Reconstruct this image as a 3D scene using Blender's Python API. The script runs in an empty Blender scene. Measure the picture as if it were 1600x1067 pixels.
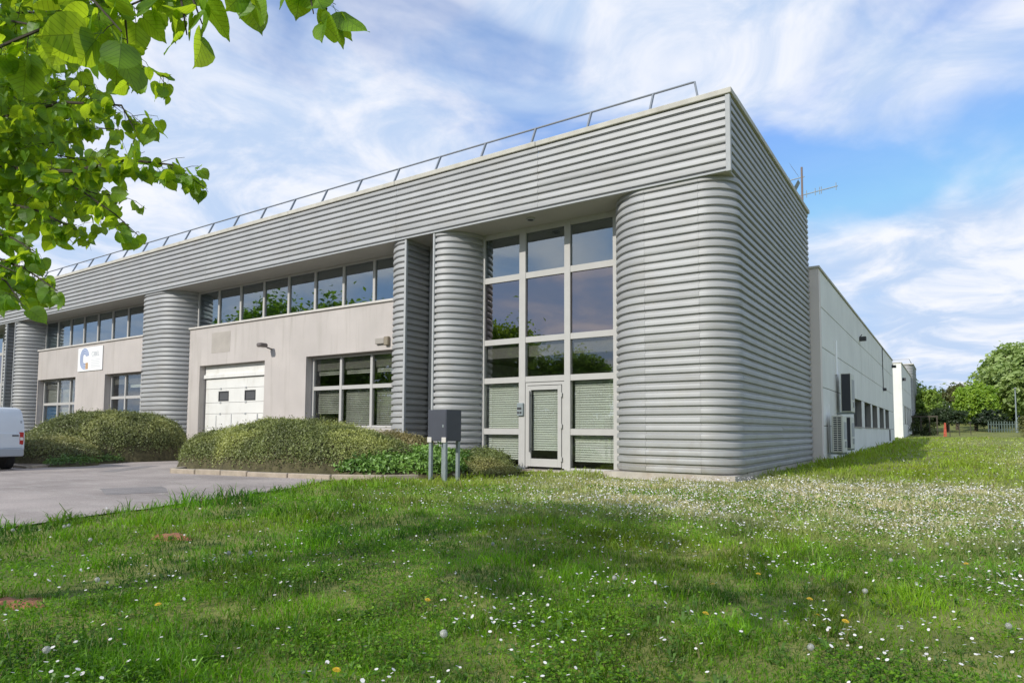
import bpy, math, random
import numpy as np
from mathutils import Vector, Matrix
SC = bpy.context.scene
COL = SC.collection
rnd = random.Random(7)
RNG = np.random.default_rng(11)

# ------------------------------------------------------------------ camera
CF, YAW, PITCH, ROLL, SHIFT = 1021.97, -0.5886, 0.0628, 0.0052, 73.55
CAM = np.array([4.0736, -15.272, 1.2])
_f = np.array([math.sin(YAW)*math.cos(PITCH), math.cos(YAW)*math.cos(PITCH), math.sin(PITCH)])
_r = np.array([math.cos(YAW), -math.sin(YAW), 0.0]); _u = np.cross(_r, _f)
_r, _u = math.cos(ROLL)*_r + math.sin(ROLL)*_u, -math.sin(ROLL)*_r + math.cos(ROLL)*_u
cam_data = bpy.data.cameras.new('camera'); cam = bpy.data.objects.new('camera', cam_data); COL.objects.link(cam)
cam_data.sensor_width = 36; cam_data.lens = CF/1600*36; cam_data.shift_y = SHIFT/1600
cam_data.clip_start = 0.05; cam_data.clip_end = 3000
cam.matrix_world = Matrix(((_r[0], _u[0], -_f[0], CAM[0]), (_r[1], _u[1], -_f[1], CAM[1]), (_r[2], _u[2], -_f[2], CAM[2]), (0, 0, 0, 1)))
SC.camera = cam
def at(px, py, d):
    """a photograph pixel and a distance in metres -> the point in the place"""
    return Vector(CAM + d*(_f + (px-800)/CF*_r - (py-533.5-SHIFT)/CF*_u))

# ------------------------------------------------------------------ world, sun, exposure
SUN_TO = Vector((0.345, 1.67, -1.0)).normalized()
SUN_EL = math.asin(-SUN_TO.z); SUN_AZ = math.atan2(-SUN_TO.x, -SUN_TO.y)
world = bpy.data.worlds.new('World'); SC.world = world; world.use_nodes = True
def sky_nodes():
    nt = world.node_tree; nt.nodes.clear(); N = nt.nodes.new; L = nt.links.new
    out = N('ShaderNodeOutputWorld'); bg = N('ShaderNodeBackground'); bg.inputs[1].default_value = 0.1
    sky = N('ShaderNodeTexSky'); sky.sky_type = 'NISHITA'; sky.sun_disc = False
    sky.sun_elevation = SUN_EL; sky.sun_rotation = SUN_AZ; sky.air_density = 1.0; sky.dust_density = 0.6; sky.ozone_density = 1.6
    tc = N('ShaderNodeTexCoord'); sp = N('ShaderNodeSeparateXYZ'); L(tc.outputs['Generated'], sp.inputs[0])
    def m(op, a, b=None, c=None):
        n = N('ShaderNodeMath'); n.operation = op
        for i, x in enumerate((a, b, c)):
            if x is None: continue
            if isinstance(x, (int, float)): n.inputs[i].default_value = x
            else: L(x, n.inputs[i])
        return n.outputs[0]
    zz = m('ADD', m('MAXIMUM', sp.outputs[2], 0.0), 0.22)
    cb = N('ShaderNodeCombineXYZ'); L(m('DIVIDE', sp.outputs[0], zz), cb.inputs[0]); L(m('DIVIDE', sp.outputs[1], zz), cb.inputs[1])
    mp = N('ShaderNodeMapping'); mp.inputs['Location'].default_value = (13.434, 10.119, 0.0); mp.inputs['Rotation'].default_value = (0, 0, 0.533)
    mp.inputs['Scale'].default_value = (1.0, 1.0, 1); L(cb.outputs[0], mp.inputs[0])
    n1 = N('ShaderNodeTexNoise'); n1.inputs['Scale'].default_value = 1.25; n1.inputs['Detail'].default_value = 7; n1.inputs['Roughness'].default_value = 0.48
    n1.inputs['Distortion'].default_value = 0.45; L(mp.outputs[0], n1.inputs[0])
    n2 = N('ShaderNodeTexNoise'); n2.inputs['Scale'].default_value = 3.4; n2.inputs['Detail'].default_value = 6; n2.inputs['Roughness'].default_value = 0.6
    n2.inputs['Distortion'].default_value = 0.6; L(mp.outputs[0], n2.inputs[0])
    veil = N('ShaderNodeMapRange'); veil.interpolation_type = 'SMOOTHSTEP'; L(n1.outputs[0], veil.inputs[0])
    veil.inputs[1].default_value = 0.37; veil.inputs[2].default_value = 0.54; veil.inputs[3].default_value = 0.06; veil.inputs[4].default_value = 0.97
    puff = N('ShaderNodeMapRange'); puff.interpolation_type = 'SMOOTHSTEP'; L(n2.outputs[0], puff.inputs[0])
    puff.inputs[1].default_value = 0.36; puff.inputs[2].default_value = 0.66; puff.inputs[3].default_value = 0.0; puff.inputs[4].default_value = 1.0
    low = N('ShaderNodeMapRange'); low.interpolation_type = 'SMOOTHSTEP'; L(sp.outputs[2], low.inputs[0]); low.inputs[1].default_value = 0.0; low.inputs[2].default_value = 0.22; low.inputs[3].default_value = 0.85; low.inputs[4].default_value = 0.0
    vfac = m('MAXIMUM', veil.outputs[0], low.outputs[0])
    cc = N('ShaderNodeMix'); cc.data_type = 'RGBA'; L(puff.outputs[0], cc.inputs[0])
    cc.inputs[6].default_value = (4.7, 5.9, 7.9, 1); cc.inputs[7].default_value = (8.1, 8.25, 8.8, 1)
    blue = N('ShaderNodeMix'); blue.data_type = 'RGBA'; blue.blend_type = 'MULTIPLY'; blue.inputs[0].default_value = 1
    L(sky.outputs[0], blue.inputs[6]); blue.inputs[7].default_value = (1.15, 1.5, 1.95, 1)
    cap = N('ShaderNodeMix'); cap.data_type = 'RGBA'; cap.blend_type = 'DARKEN'; cap.inputs[0].default_value = 1; L(blue.outputs[2], cap.inputs[6]); cap.inputs[7].default_value = (3.3, 5.2, 8.2, 1)
    mx = N('ShaderNodeMix'); mx.data_type = 'RGBA'; L(vfac, mx.inputs[0]); L(cap.outputs[2], mx.inputs[6]); L(cc.outputs[2], mx.inputs[7])
    L(mx.outputs[2], bg.inputs[0]); L(bg.outputs[0], out.inputs[0])
sky_nodes()
sun_data = bpy.data.lights.new('sun', 'SUN'); sun = bpy.data.objects.new('sun', sun_data); COL.objects.link(sun)
sun_data.energy = 3.1; sun_data.angle = math.radians(0.6); sun_data.color = (1.0, 0.955, 0.88)
sun.rotation_euler = SUN_TO.to_track_quat('-Z', 'Y').to_euler(); sun.location = (-10, -40, 30)
SC.view_settings.view_transform = 'Standard'; SC.view_settings.look = 'None'
SC.view_settings.exposure = 0.24; SC.view_settings.gamma = 1.0; SC.view_settings.use_curve_mapping = False
SC.cycles.max_bounces = 6; SC.cycles.diffuse_bounces = 3; SC.cycles.glossy_bounces = 4; SC.cycles.transmission_bounces = 4; SC.cycles.transparent_max_bounces = 10
SC.cycles.use_denoising = True

# ------------------------------------------------------------------ helpers
def tag(o, label=None, cat=None, group=None, kind=None):
    if label: o['label'] = label
    if cat: o['category'] = cat
    if group: o['group'] = group
    if kind: o['kind'] = kind
    return o
def empty(name, loc=(0, 0, 0), rz=0.0):
    o = bpy.data.objects.new(name, None); COL.objects.link(o); o.location = loc; o.rotation_euler = (0, 0, rz); o.empty_display_size = 0.2
    return o
def link(name, mesh, parent=None, loc=None):
    o = bpy.data.objects.new(name, mesh); COL.objects.link(o)
    if parent: o.parent = parent
    if loc is not None: o.location = loc
    return o
class MB:
    def __init__(s): s.v = []; s.f = []; s.m = []
    def quad(s, a, b, c, d, m=0):
        n = len(s.v); s.v += [tuple(a), tuple(b), tuple(c), tuple(d)]; s.f.append((n, n+1, n+2, n+3)); s.m.append(m); return s
    def poly(s, pts, m=0):
        n = len(s.v); s.v += [tuple(p) for p in pts]; s.f.append(tuple(range(n, n+len(pts)))); s.m.append(m); return s
    def box(s, x0, x1, y0, y1, z0, z1, m=0):
        n = len(s.v)
        s.v += [(x0,y0,z0),(x1,y0,z0),(x1,y1,z0),(x0,y1,z0),(x0,y0,z1),(x1,y0,z1),(x1,y1,z1),(x0,y1,z1)]
        s.f += [(n+3,n+2,n+1,n),(n+4,n+5,n+6,n+7),(n,n+1,n+5,n+4),(n+1,n+2,n+6,n+5),(n+2,n+3,n+7,n+6),(n+3,n,n+4,n+7)]; s.m += [m]*6; return s
    def bbox(s, x0, x1, y0, y1, z0, z1, b=0.01, m=0):
        """a box with chamfered long edges: octagon-ish section swept up, chamfered top"""
        n = len(s.v)
        def ring(z, i):
            return [(x0+b+i,y0+i,z),(x1-b-i,y0+i,z),(x1-i,y0+b+i,z),(x1-i,y1-b-i,z),(x1-b-i,y1-i,z),(x0+b+i,y1-i,z),(x0+i,y1-b-i,z),(x0+i,y0+b+i,z)]
        R = [ring(z0, b*.6), ring(z0+b, 0), ring(z1-b, 0), ring(z1, b*.6)]
        for r in R: s.v += r
        for k in range(3):
            for i in range(8):
                j = (i+1) % 8; s.f.append((n+k*8+i, n+k*8+j, n+k*8+8+j, n+k*8+8+i)); s.m.append(m)
        s.f.append(tuple(n+7-i for i in range(8))); s.m.append(m); s.f.append(tuple(n+24+i for i in range(8))); s.m.append(m); return s
    def tube(s, pts, r, n=8, m=0, r1=None, cap=True):
        pts = [Vector(p) for p in pts]; base = len(s.v); K = len(pts); prev = None
        for k, p in enumerate(pts):
            t = (pts[min(k+1, K-1)] - pts[max(k-1, 0)]).normalized()
            a = prev if prev is not None else (Vector((0, 0, 1)) if abs(t.z) < .9 else Vector((1, 0, 0)))
            b = t.cross(a).normalized(); a = b.cross(t).normalized(); prev = a
            rr = r if r1 is None else r + (r1-r)*k/max(K-1, 1)
            for i in range(n):
                g = 2*math.pi*i/n; q = p + a*(rr*math.cos(g)) + b*(rr*math.sin(g)); s.v.append(tuple(q))
        for k in range(K-1):
            for i in range(n):
                j = (i+1) % n; s.f.append((base+k*n+i, base+k*n+j, base+k*n+n+j, base+k*n+n+i)); s.m.append(m)
        if cap:
            s.f.append(tuple(base+n-1-i for i in range(n))); s.f.append(tuple(base+(K-1)*n+i for i in range(n))); s.m += [m, m]
        return s
    def disc(s, c, ax, r, n=16, m=0):
        c = Vector(c); ax = Vector(ax).normalized(); a = ax.orthogonal().normalized(); b = ax.cross(a)
        return s.poly([c + a*(r*math.cos(2*math.pi*i/n)) + b*(r*math.sin(2*math.pi*i/n)) for i in range(n)], m)
    def mesh(s, name, mats, smooth=None):
        me = bpy.data.meshes.new(name); me.from_pydata(s.v, [], s.f)
        for mt in (mats if isinstance(mats, (list, tuple)) else [mats]): me.materials.append(mt)
        if any(s.m): me.polygons.foreach_set('material_index', s.m)
        if smooth is not None:
            me.polygons.foreach_set('use_smooth', [True]*len(s.f)); me.set_sharp_from_angle(angle=math.radians(smooth))
        me.update(); return me
    def build(s, name, mats, parent=None, smooth=None):
        return link(name, s.mesh(name, mats, smooth), parent)
def np_mesh(name, verts, faces, mats, smooth=False, attr=None):
    """verts (n,3), faces (m,k) with one k"""
    me = bpy.data.meshes.new(name); nv = len(verts); nf, k = faces.shape
    me.vertices.add(nv); me.vertices.foreach_set('co', np.ascontiguousarray(verts, np.float32).ravel())
    me.loops.add(nf*k); me.loops.foreach_set('vertex_index', np.ascontiguousarray(faces, np.int32).ravel())
    me.polygons.add(nf); me.polygons.foreach_set('loop_start', np.arange(0, nf*k, k, dtype=np.int32))
    me.polygons.foreach_set('use_smooth', np.full(nf, smooth))
    for mt in (mats if isinstance(mats, (list, tuple)) else [mats]): me.materials.append(mt)
    me.update(calc_edges=True)
    if attr is not None:
        at_ = me.attributes.new('tint', 'FLOAT_COLOR', 'POINT')
        at_.data.foreach_set('color', np.concatenate([attr, np.ones((nv, 1))], 1).astype(np.float32).ravel())
    me.validate(); return me
_ph = [(math.sin(i*12.9)*2, math.cos(i*7.7)*2, i*1.37) for i in range(40)]
def fnoise(x, y, s, seed=0):
    """smooth noise about -1..1, s = feature size in metres"""
    r = 0
    for i in range(6):
        a = (i*2.4 + seed*1.7); k = (1+.35*i)/s*2.2
        r = r + np.sin((x*math.cos(a)+y*math.sin(a))*k + seed*3.1 + i*5.3 + 1.3*np.sin((x*math.sin(a*1.3)-y*math.cos(a*1.3))*k*.7 + seed + i))/(1+.3*i)
    return r/2.6

# ------------------------------------------------------------------ materials
def mat(name, col, rough=0.6, metal=0.0, var=0.0, vscale=4.0, bump=0.0, bscale=40.0, stain=None, sscale=(1, 1, .2), spec=0.5, col2=None, detail=4, speck=0, band=0, dirt=False):
    m = bpy.data.materials.new(name); m.use_nodes = True; nt = m.node_tree; N = nt.nodes.new; L = nt.links.new
    b = nt.nodes['Principled BSDF']; b.inputs['Roughness'].default_value = rough; b.inputs['Metallic'].default_value = metal
    b.inputs['Specular IOR Level'].default_value = spec; b.inputs['Base Color'].default_value = (*col, 1)
    geo = N('ShaderNodeNewGeometry')
    cur = None
    if var or col2:
        n = N('ShaderNodeTexNoise'); n.inputs['Scale'].default_value = vscale; n.inputs['Detail'].default_value = detail; L(geo.outputs['Position'], n.inputs[0])
        r = N('ShaderNodeMapRange'); L(n.outputs[0], r.inputs[0]); r.inputs[1].default_value = .3; r.inputs[2].default_value = .7
        mx = N('ShaderNodeMix'); mx.data_type = 'RGBA'; L(r.outputs[0], mx.inputs[0])
        mx.inputs[6].default_value = (*[c*(1-var) for c in col], 1); mx.inputs[7].default_value = (*(col2 or [min(1, c*(1+var)) for c in col]), 1)
        cur = mx.outputs[2]
    if stain:
        mp = N('ShaderNodeMapping'); mp.inputs['Scale'].default_value = sscale; L(geo.outputs['Position'], mp.inputs[0])
        n = N('ShaderNodeTexNoise'); n.inputs['Scale'].default_value = 2.2; n.inputs['Detail'].default_value = 6; n.inputs['Roughness'].default_value = .65; L(mp.outputs[0], n.inputs[0])
        r = N('ShaderNodeMapRange'); L(n.outputs[0], r.inputs[0]); r.inputs[1].default_value = .52; r.inputs[2].default_value = .78; r.inputs[4].default_value = stain[3]
        mx = N('ShaderNodeMix'); mx.data_type = 'RGBA'; L(r.outputs[0], mx.inputs[0]); mx.inputs[7].default_value = (*stain[:3], 1)
        if cur: L(cur, mx.inputs[6])
        else: mx.inputs[6].default_value = (*col, 1)
        cur = mx.outputs[2]
    if band:   # sheet rolled in strips: each rib a shade of its own
        sz = N('ShaderNodeSeparateXYZ'); L(geo.outputs['Position'], sz.inputs[0]); fl = N('ShaderNodeMath'); fl.operation = 'MULTIPLY'; L(sz.outputs[2], fl.inputs[0]); fl.inputs[1].default_value = 5.0
        f2 = N('ShaderNodeMath'); f2.operation = 'FLOOR'; a2 = N('ShaderNodeMath'); a2.inputs[1].default_value = .3; L(fl.outputs[0], a2.inputs[0]); L(a2.outputs[0], f2.inputs[0])
        cx_ = N('ShaderNodeCombineXYZ'); sx_ = N('ShaderNodeMath'); sx_.operation = 'MULTIPLY'; sx_.inputs[1].default_value = .22; L(sz.outputs[0], sx_.inputs[0]); L(sx_.outputs[0], cx_.inputs[0]); L(f2.outputs[0], cx_.inputs[2])
        n = N('ShaderNodeTexNoise'); n.inputs['Scale'].default_value = .83; n.inputs['Detail'].default_value = 2; L(cx_.outputs[0], n.inputs[0])
        r = N('ShaderNodeMapRange'); L(n.outputs[0], r.inputs[0]); r.inputs[1].default_value = .3; r.inputs[2].default_value = .7; r.inputs[3].default_value = 1-band; r.inputs[4].default_value = 1+band
        mx = N('ShaderNodeVectorMath'); mx.operation = 'SCALE'; L(cur, mx.inputs[0]); L(r.outputs[0], mx.inputs['Scale']); cur = mx.outputs[0]
    if dirt:   # splash dirt above the plinth
        sz = N('ShaderNodeSeparateXYZ'); L(geo.outputs['Position'], sz.inputs[0]); n = N('ShaderNodeTexNoise'); n.inputs['Scale'].default_value = 3.5; n.inputs['Detail'].default_value = 7; L(geo.outputs['Position'], n.inputs[0])
        sb = N('ShaderNodeMath'); sb.operation = 'MULTIPLY_ADD'; L(sz.outputs[2], sb.inputs[0]); sb.inputs[1].default_value = -.55; L(n.outputs[0], sb.inputs[2])
        r = N('ShaderNodeMapRange'); L(sb.outputs[0], r.inputs[0]); r.inputs[1].default_value = .1; r.inputs[2].default_value = .6; r.inputs[3].default_value = 0; r.inputs[4].default_value = .55
        mx = N('ShaderNodeMix'); mx.data_type = 'RGBA'; L(r.outputs[0], mx.inputs[0]); L(cur, mx.inputs[6]); mx.inputs[7].default_value = (.25, .22, .17, 1); cur = mx.outputs[2]
    if speck:
        n = N('ShaderNodeTexNoise'); n.inputs['Scale'].default_value = 55; n.inputs['Detail'].default_value = 8; n.inputs['Roughness'].default_value = .8; L(geo.outputs['Position'], n.inputs[0])
        r = N('ShaderNodeMapRange'); L(n.outputs[0], r.inputs[0]); r.inputs[1].default_value = .3; r.inputs[2].default_value = .7; r.inputs[3].default_value = 1-speck; r.inputs[4].default_value = 1+speck
        mx = N('ShaderNodeVectorMath'); mx.operation = 'SCALE'; L(cur, mx.inputs[0]); L(r.outputs[0], mx.inputs['Scale']); cur = mx.outputs[0]
    if cur: L(cur, b.inputs['Base Color'])
    if bump:
        n = N('ShaderNodeTexNoise'); n.inputs['Scale'].default_value = bscale; n.inputs['Detail'].default_value = 5; L(geo.outputs['Position'], n.inputs[0])
        bp = N('ShaderNodeBump'); bp.inputs['Strength'].default_value = bump; bp.inputs['Distance'].default_value = .02; L(n.outputs[0], bp.inputs['Height']); L(bp.outputs[0], b.inputs['Normal'])
    return m
def leafmat(name, dark, light, trans, scale=3.0, tw=0.4, use_attr=False, rough=.5, gloss=.06):
    """diffuse + translucent leaf with colour variation in space"""
    m = bpy.data.materials.new(name); m.use_nodes = True; nt = m.node_tree; nt.nodes.clear(); N = nt.nodes.new; L = nt.links.new
    out = N('ShaderNodeOutputMaterial'); d = N('ShaderNodeBsdfDiffuse'); t = N('ShaderNodeBsdfTranslucent'); g = N('ShaderNodeBsdfGlossy'); g.inputs['Roughness'].default_value = rough
    if use_attr:
        a = N('ShaderNodeAttribute'); a.attribute_name = 'tint'; c = a.outputs['Color']
        mul = N('ShaderNodeMix'); mul.data_type = 'RGBA'; mul.blend_type = 'MULTIPLY'; mul.inputs[0].default_value = 1; L(c, mul.inputs[6]); mul.inputs[7].default_value = (*trans, 1); tcol = mul.outputs[2]
    else:
        geo = N('ShaderNodeNewGeometry'); oi = N('ShaderNodeObjectInfo')
        n = N('ShaderNodeTexNoise'); n.inputs['Scale'].default_value = scale; n.inputs['Detail'].default_value = 3; L(geo.outputs['Position'], n.inputs[0])
        r = N('ShaderNodeMapRange'); L(n.outputs[0], r.inputs[0]); r.inputs[1].default_value = .3; r.inputs[2].default_value = .7
        mx = N('ShaderNodeMix'); mx.data_type = 'RGBA'; L(r.outputs[0], mx.inputs[0]); mx.inputs[6].default_value = (*dark, 1); mx.inputs[7].default_value = (*light, 1); c = mx.outputs[2]
        m2 = N('ShaderNodeMix'); m2.data_type = 'RGBA'; L(r.outputs[0], m2.inputs[0]); m2.inputs[6].default_value = (*[x*.6 for x in trans], 1); m2.inputs[7].default_value = (*trans, 1); tcol = m2.outputs[2]
    L(c, d.inputs[0]); L(tcol, t.inputs[0])
    s1 = N('ShaderNodeMixShader'); s1.inputs[0].default_value = tw; L(d.outputs[0], s1.inputs[1]); L(t.outputs[0], s1.inputs[2])
    s2 = N('ShaderNodeMixShader'); s2.inputs[0].default_value = gloss; L(s1.outputs[0], s2.inputs[1]); L(g.outputs[0], s2.inputs[2]); L(s2.outputs[0], out.inputs[0])
    return m
def add_veins(m):
    nt = m.node_tree; N = nt.nodes.new; L = nt.links.new
    a = N('ShaderNodeAttribute'); a.attribute_name = 'leaf_uv'; sp = N('ShaderNodeSeparateXYZ'); L(a.outputs['Vector'], sp.inputs[0])
    def mm(op, x, y=None):
        n = N('ShaderNodeMath'); n.operation = op
        for i, q in enumerate((x, y)):
            if q is None: continue
            if isinstance(q, (int, float)): n.inputs[i].default_value = q
            else: L(q, n.inputs[i])
        return n.outputs[0]
    u = mm('ABSOLUTE', sp.outputs[0]); w = mm('PINGPONG', mm('MULTIPLY', mm('SUBTRACT', sp.outputs[1], mm('MULTIPLY', u, .75)), 6.5), .5)
    vein = mm('MAXIMUM', mm('LESS_THAN', w, .06), mm('LESS_THAN', u, .012))
    f = mm('SUBTRACT', 1.0, mm('MULTIPLY', vein, .38))
    for nd in list(nt.nodes):
        if nd.type in ('BSDF_DIFFUSE', 'BSDF_TRANSLUCENT'):
            src = nd.inputs[0].links[0].from_socket; v = N('ShaderNodeVectorMath'); v.operation = 'SCALE'; L(src, v.inputs[0]); L(f, v.inputs['Scale']); L(v.outputs[0], nd.inputs[0])
def set_uv(me, arr):
    t = me.attributes.new('leaf_uv', 'FLOAT_VECTOR', 'POINT'); t.data.foreach_set('vector', np.ascontiguousarray(arr, np.float32).ravel())
def glassmat(name, tint, refl, base=0.16, rough=0.0):
    m = bpy.data.materials.new(name); m.use_nodes = True; nt = m.node_tree; nt.nodes.clear(); N = nt.nodes.new; L = nt.links.new
    out = N('ShaderNodeOutputMaterial'); t = N('ShaderNodeBsdfTransparent'); t.inputs[0].default_value = (*tint, 1)
    g = N('ShaderNodeBsdfGlossy'); g.inputs['Roughness'].default_value = rough; g.inputs[0].default_value = (*refl, 1)
    geo = N('ShaderNodeNewGeometry'); n = N('ShaderNodeTexNoise'); n.inputs['Scale'].default_value = .9; n.inputs['Detail'].default_value = 1; L(geo.outputs['Position'], n.inputs[0])
    bp = N('ShaderNodeBump'); bp.inputs['Strength'].default_value = .05; bp.inputs['Distance'].default_value = .02; L(n.outputs[0], bp.inputs['Height']); L(bp.outputs[0], g.inputs['Normal'])
    lw = N('ShaderNodeLayerWeight'); lw.inputs[0].default_value = .5; fr = N('ShaderNodeMath'); fr.operation = 'POWER'; L(lw.outputs['Facing'], fr.inputs[0]); fr.inputs[1].default_value = 5.0
    ad = N('ShaderNodeMath'); ad.operation = 'MULTIPLY_ADD'; ad.use_clamp = True; L(fr.outputs[0], ad.inputs[0]); ad.inputs[1].default_value = .9; ad.inputs[2].default_value = base
    mx = N('ShaderNodeMixShader'); L(ad.outputs[0], mx.inputs[0]); L(t.outputs[0], mx.inputs[1]); L(g.outputs[0], mx.inputs[2]); L(mx.outputs[0], out.inputs[0])
    return m
def tintmat(name, rough=.8):
    m = bpy.data.materials.new(name); m.use_nodes = True; nt = m.node_tree; b = nt.nodes['Principled BSDF']; b.inputs['Roughness'].default_value = rough
    a = nt.nodes.new('ShaderNodeAttribute'); a.attribute_name = 'tint'; nt.links.new(a.outputs['Color'], b.inputs['Base Color']); return m

M = {}
M['clad'] = mat('cladding_metal', (.375, .378, .375), .58, .18, spec=.35, band=.07, dirt=True, var=.06, vscale=1.2, stain=(.33, .31, .27, .45), sscale=(.5, .5, .9))
M['trim'] = mat('trim_metal', (.40, .41, .41), .75, 0, spec=.2, var=.05)
M['coping'] = mat('coping_metal', (.50, .48, .42), .75, 0, spec=.25, var=.1, vscale=3, stain=(.36, .33, .25, .6), sscale=(1, 1, .5))
M['soffit'] = mat('soffit_panel', (.40, .38, .345), .6, var=.05, vscale=.8)
M['render'] = mat('render_wall', (.49, .45, .42), .9, var=.08, vscale=.7, bump=.15, bscale=90, stain=(.36, .33, .29, .7), sscale=(2.2, 2.2, .16))
M['patch'] = mat('render_patch', (.40, .365, .325), .9, var=.08, vscale=2)
M['concrete'] = mat('precast_concrete', (.74, .735, .69), .88, var=.06, vscale=.6, bump=.12, bscale=60, stain=(.56, .56, .50, .45), sscale=(1, .6, .18))
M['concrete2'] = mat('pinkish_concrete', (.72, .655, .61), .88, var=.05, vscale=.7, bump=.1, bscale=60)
M['plinth'] = mat('plinth_concrete', (.43, .39, .34), .9, var=.15, vscale=3, bump=.2, bscale=50, stain=(.30, .18, .10, .5))
M['joint'] = mat('joint_filler', (.20, .195, .18), .9)
M['alu'] = mat('window_aluminium', (.46, .45, .43), .7, 0, spec=.25, var=.03)
M['alu_dark'] = mat('dark_window_metal', (.10, .10, .10), .5)
M['sill'] = mat('pale_sill', (.56, .53, .49), .7, var=.08, vscale=4)
M['glass'] = glassmat('window_glass', (.92, .92, .90), (.90, .93, .94), .10)
M['glass_up'] = glassmat('upper_glass', (.62, .66, .66), (.80, .88, .94), .26)
M['film'] = glassmat('film_glass', (.30, .26, .28), (.84, .76, .77), .31)
M['interior'] = mat('interior_wall', (.48, .50, .47), .9, var=.1, vscale=.5)
M['interior_floor'] = mat('interior_floor', (.12, .12, .11), .8)
M['blind'] = mat('blind_slats', (.64, .70, .64), .7)
M['blind_haze'] = mat('haze_blind', (.33, .35, .31), .8, var=.3, vscale=1.2)  # slat tone for added blinds that give dark panes a pale reflected haze
M['vision'] = mat('vision_pane', (.10, .10, .105), .3)
M['blind_blue'] = mat('blue_blind', (.03, .16, .36), .7)
M['white_door'] = mat('garage_door_paint', (.74, .73, .69), .5, var=.04, vscale=1.5, stain=(.5, .47, .40, .5), sscale=(1.2, 1, .5))
M['dark'] = mat('dark_plastic', (.035, .035, .038), .5)
M['grey_metal'] = mat('rail_metal', (.24, .26, .28), .5, .3)
M['galv'] = mat('galvanised_post', (.27, .31, .32), .5, .4, var=.1, vscale=12)
M['box'] = mat('mailbox_paint', (.055, .06, .078), .5, var=.06, vscale=4)
M['ac'] = mat('unit_casing', (.62, .62, .55), .55, var=.06, vscale=3, stain=(.42, .41, .33, .5))
M['ac_dark'] = mat('unit_dark', (.03, .032, .04), .6)
M['white_plate'] = mat('white_board', (.86, .86, .84), .45)
M['logo_blue'] = mat('logo_blue', (.22, .30, .52), .5)
M['logo_brown'] = mat('logo_brown', (.52, .31, .14), .5)
M['logo_grey'] = mat('logo_grey', (.50, .52, .55), .5)
M['logo_pale'] = mat('logo_pale', (.66, .67, .68), .5)
M['lamp'] = mat('lamp_housing', (.14, .12, .115), .6)
M['lamp_glass'] = mat('lamp_lens', (.36, .33, .29), .3)
M['brass'] = mat('old_brass', (.27, .23, .17), .6, .3)
M['asphalt'] = mat('asphalt', (.37, .318, .285), .92, var=.24, vscale=.6, detail=9, bump=.5, bscale=160, stain=(.50, .45, .40, .85), sscale=(.55, 1.6, 1), speck=.45)
M['kerb'] = mat('kerb_concrete', (.38, .32, .25), .9, var=.15, vscale=5, bump=.4, bscale=40, stain=(.28, .26, .17, .6), sscale=(2, 2, 2))
M['soil'] = mat('bed_soil', (.13, .10, .07), .95, var=.3, vscale=6, bump=.6, bscale=20)
M['redsoil'] = mat('red_soil', (.36, .15, .075), .95, var=.25, vscale=14, bump=.8, bscale=60)
M['mast'] = mat('rusty_mast', (.20, .15, .13), .7)
M['roof'] = mat('roof_felt', (.16, .16, .16), .9, var=.1)
M['bark'] = mat('bark', (.085, .065, .045), .9, var=.3, vscale=10, bump=.6, bscale=30)
M['twig'] = mat('twig_bark', (.05, .04, .025), .8)
M['van'] = mat('van_paint', (.66, .70, .74), .25, var=.02)
M['tyre'] = mat('tyre_rubber', (.02, .02, .02), .85)
M['rim'] = mat('wheel_rim', (.35, .35, .36), .4, .6)
M['red_lens'] = mat('red_lens', (.45, .02, .02), .2)
M['white_lens'] = mat('white_lens', (.75, .70, .66), .2)
M['bumper'] = mat('grey_bumper', (.36, .39, .42), .6)
M['van_glass'] = mat('van_glass', (.02, .025, .03), .05)
M['red_paint'] = mat('red_board', (.42, .08, .045), .8, var=.3, vscale=6)
M['fence_green'] = mat('fence_green', (.07, .105, .09), .6)
M['old_wood'] = mat('old_wood', (.07, .06, .045), .9, var=.2)
M['daisy'] = mat('daisy_petals', (.82, .80, .78), .7)
M['yellow'] = mat('flower_yellow', (.75, .48, .02), .7)
M['stem'] = mat('flower_stem', (.12, .20, .04), .7)
M['fluff'] = leafmat('dandelion_fluff', (.62, .62, .58), (.75, .75, .70), (.7, .7, .66), tw=.5)
M['grass'] = leafmat('grass_blades', None, None, (1.3, 1.4, .6), tw=.42, use_attr=True, gloss=.03)
M['linden'] = leafmat('linden_leaf', (.05, .14, .008), (.20, .40, .02), (.62, .85, .03), scale=11.0, tw=.55, gloss=.03, rough=.5)
M['shrub_olive'] = leafmat('olive_shrub_leaf', None, None, (1.2, 1.2, .7), tw=.2, use_attr=True)
def groundmat():
    m = mat('lawn_soil', (.13, .18, .025), .95, var=.3, vscale=1.2, col2=(.27, .27, .07), bump=.6, bscale=25, detail=8); return m
M['lawn'] = groundmat()

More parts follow.
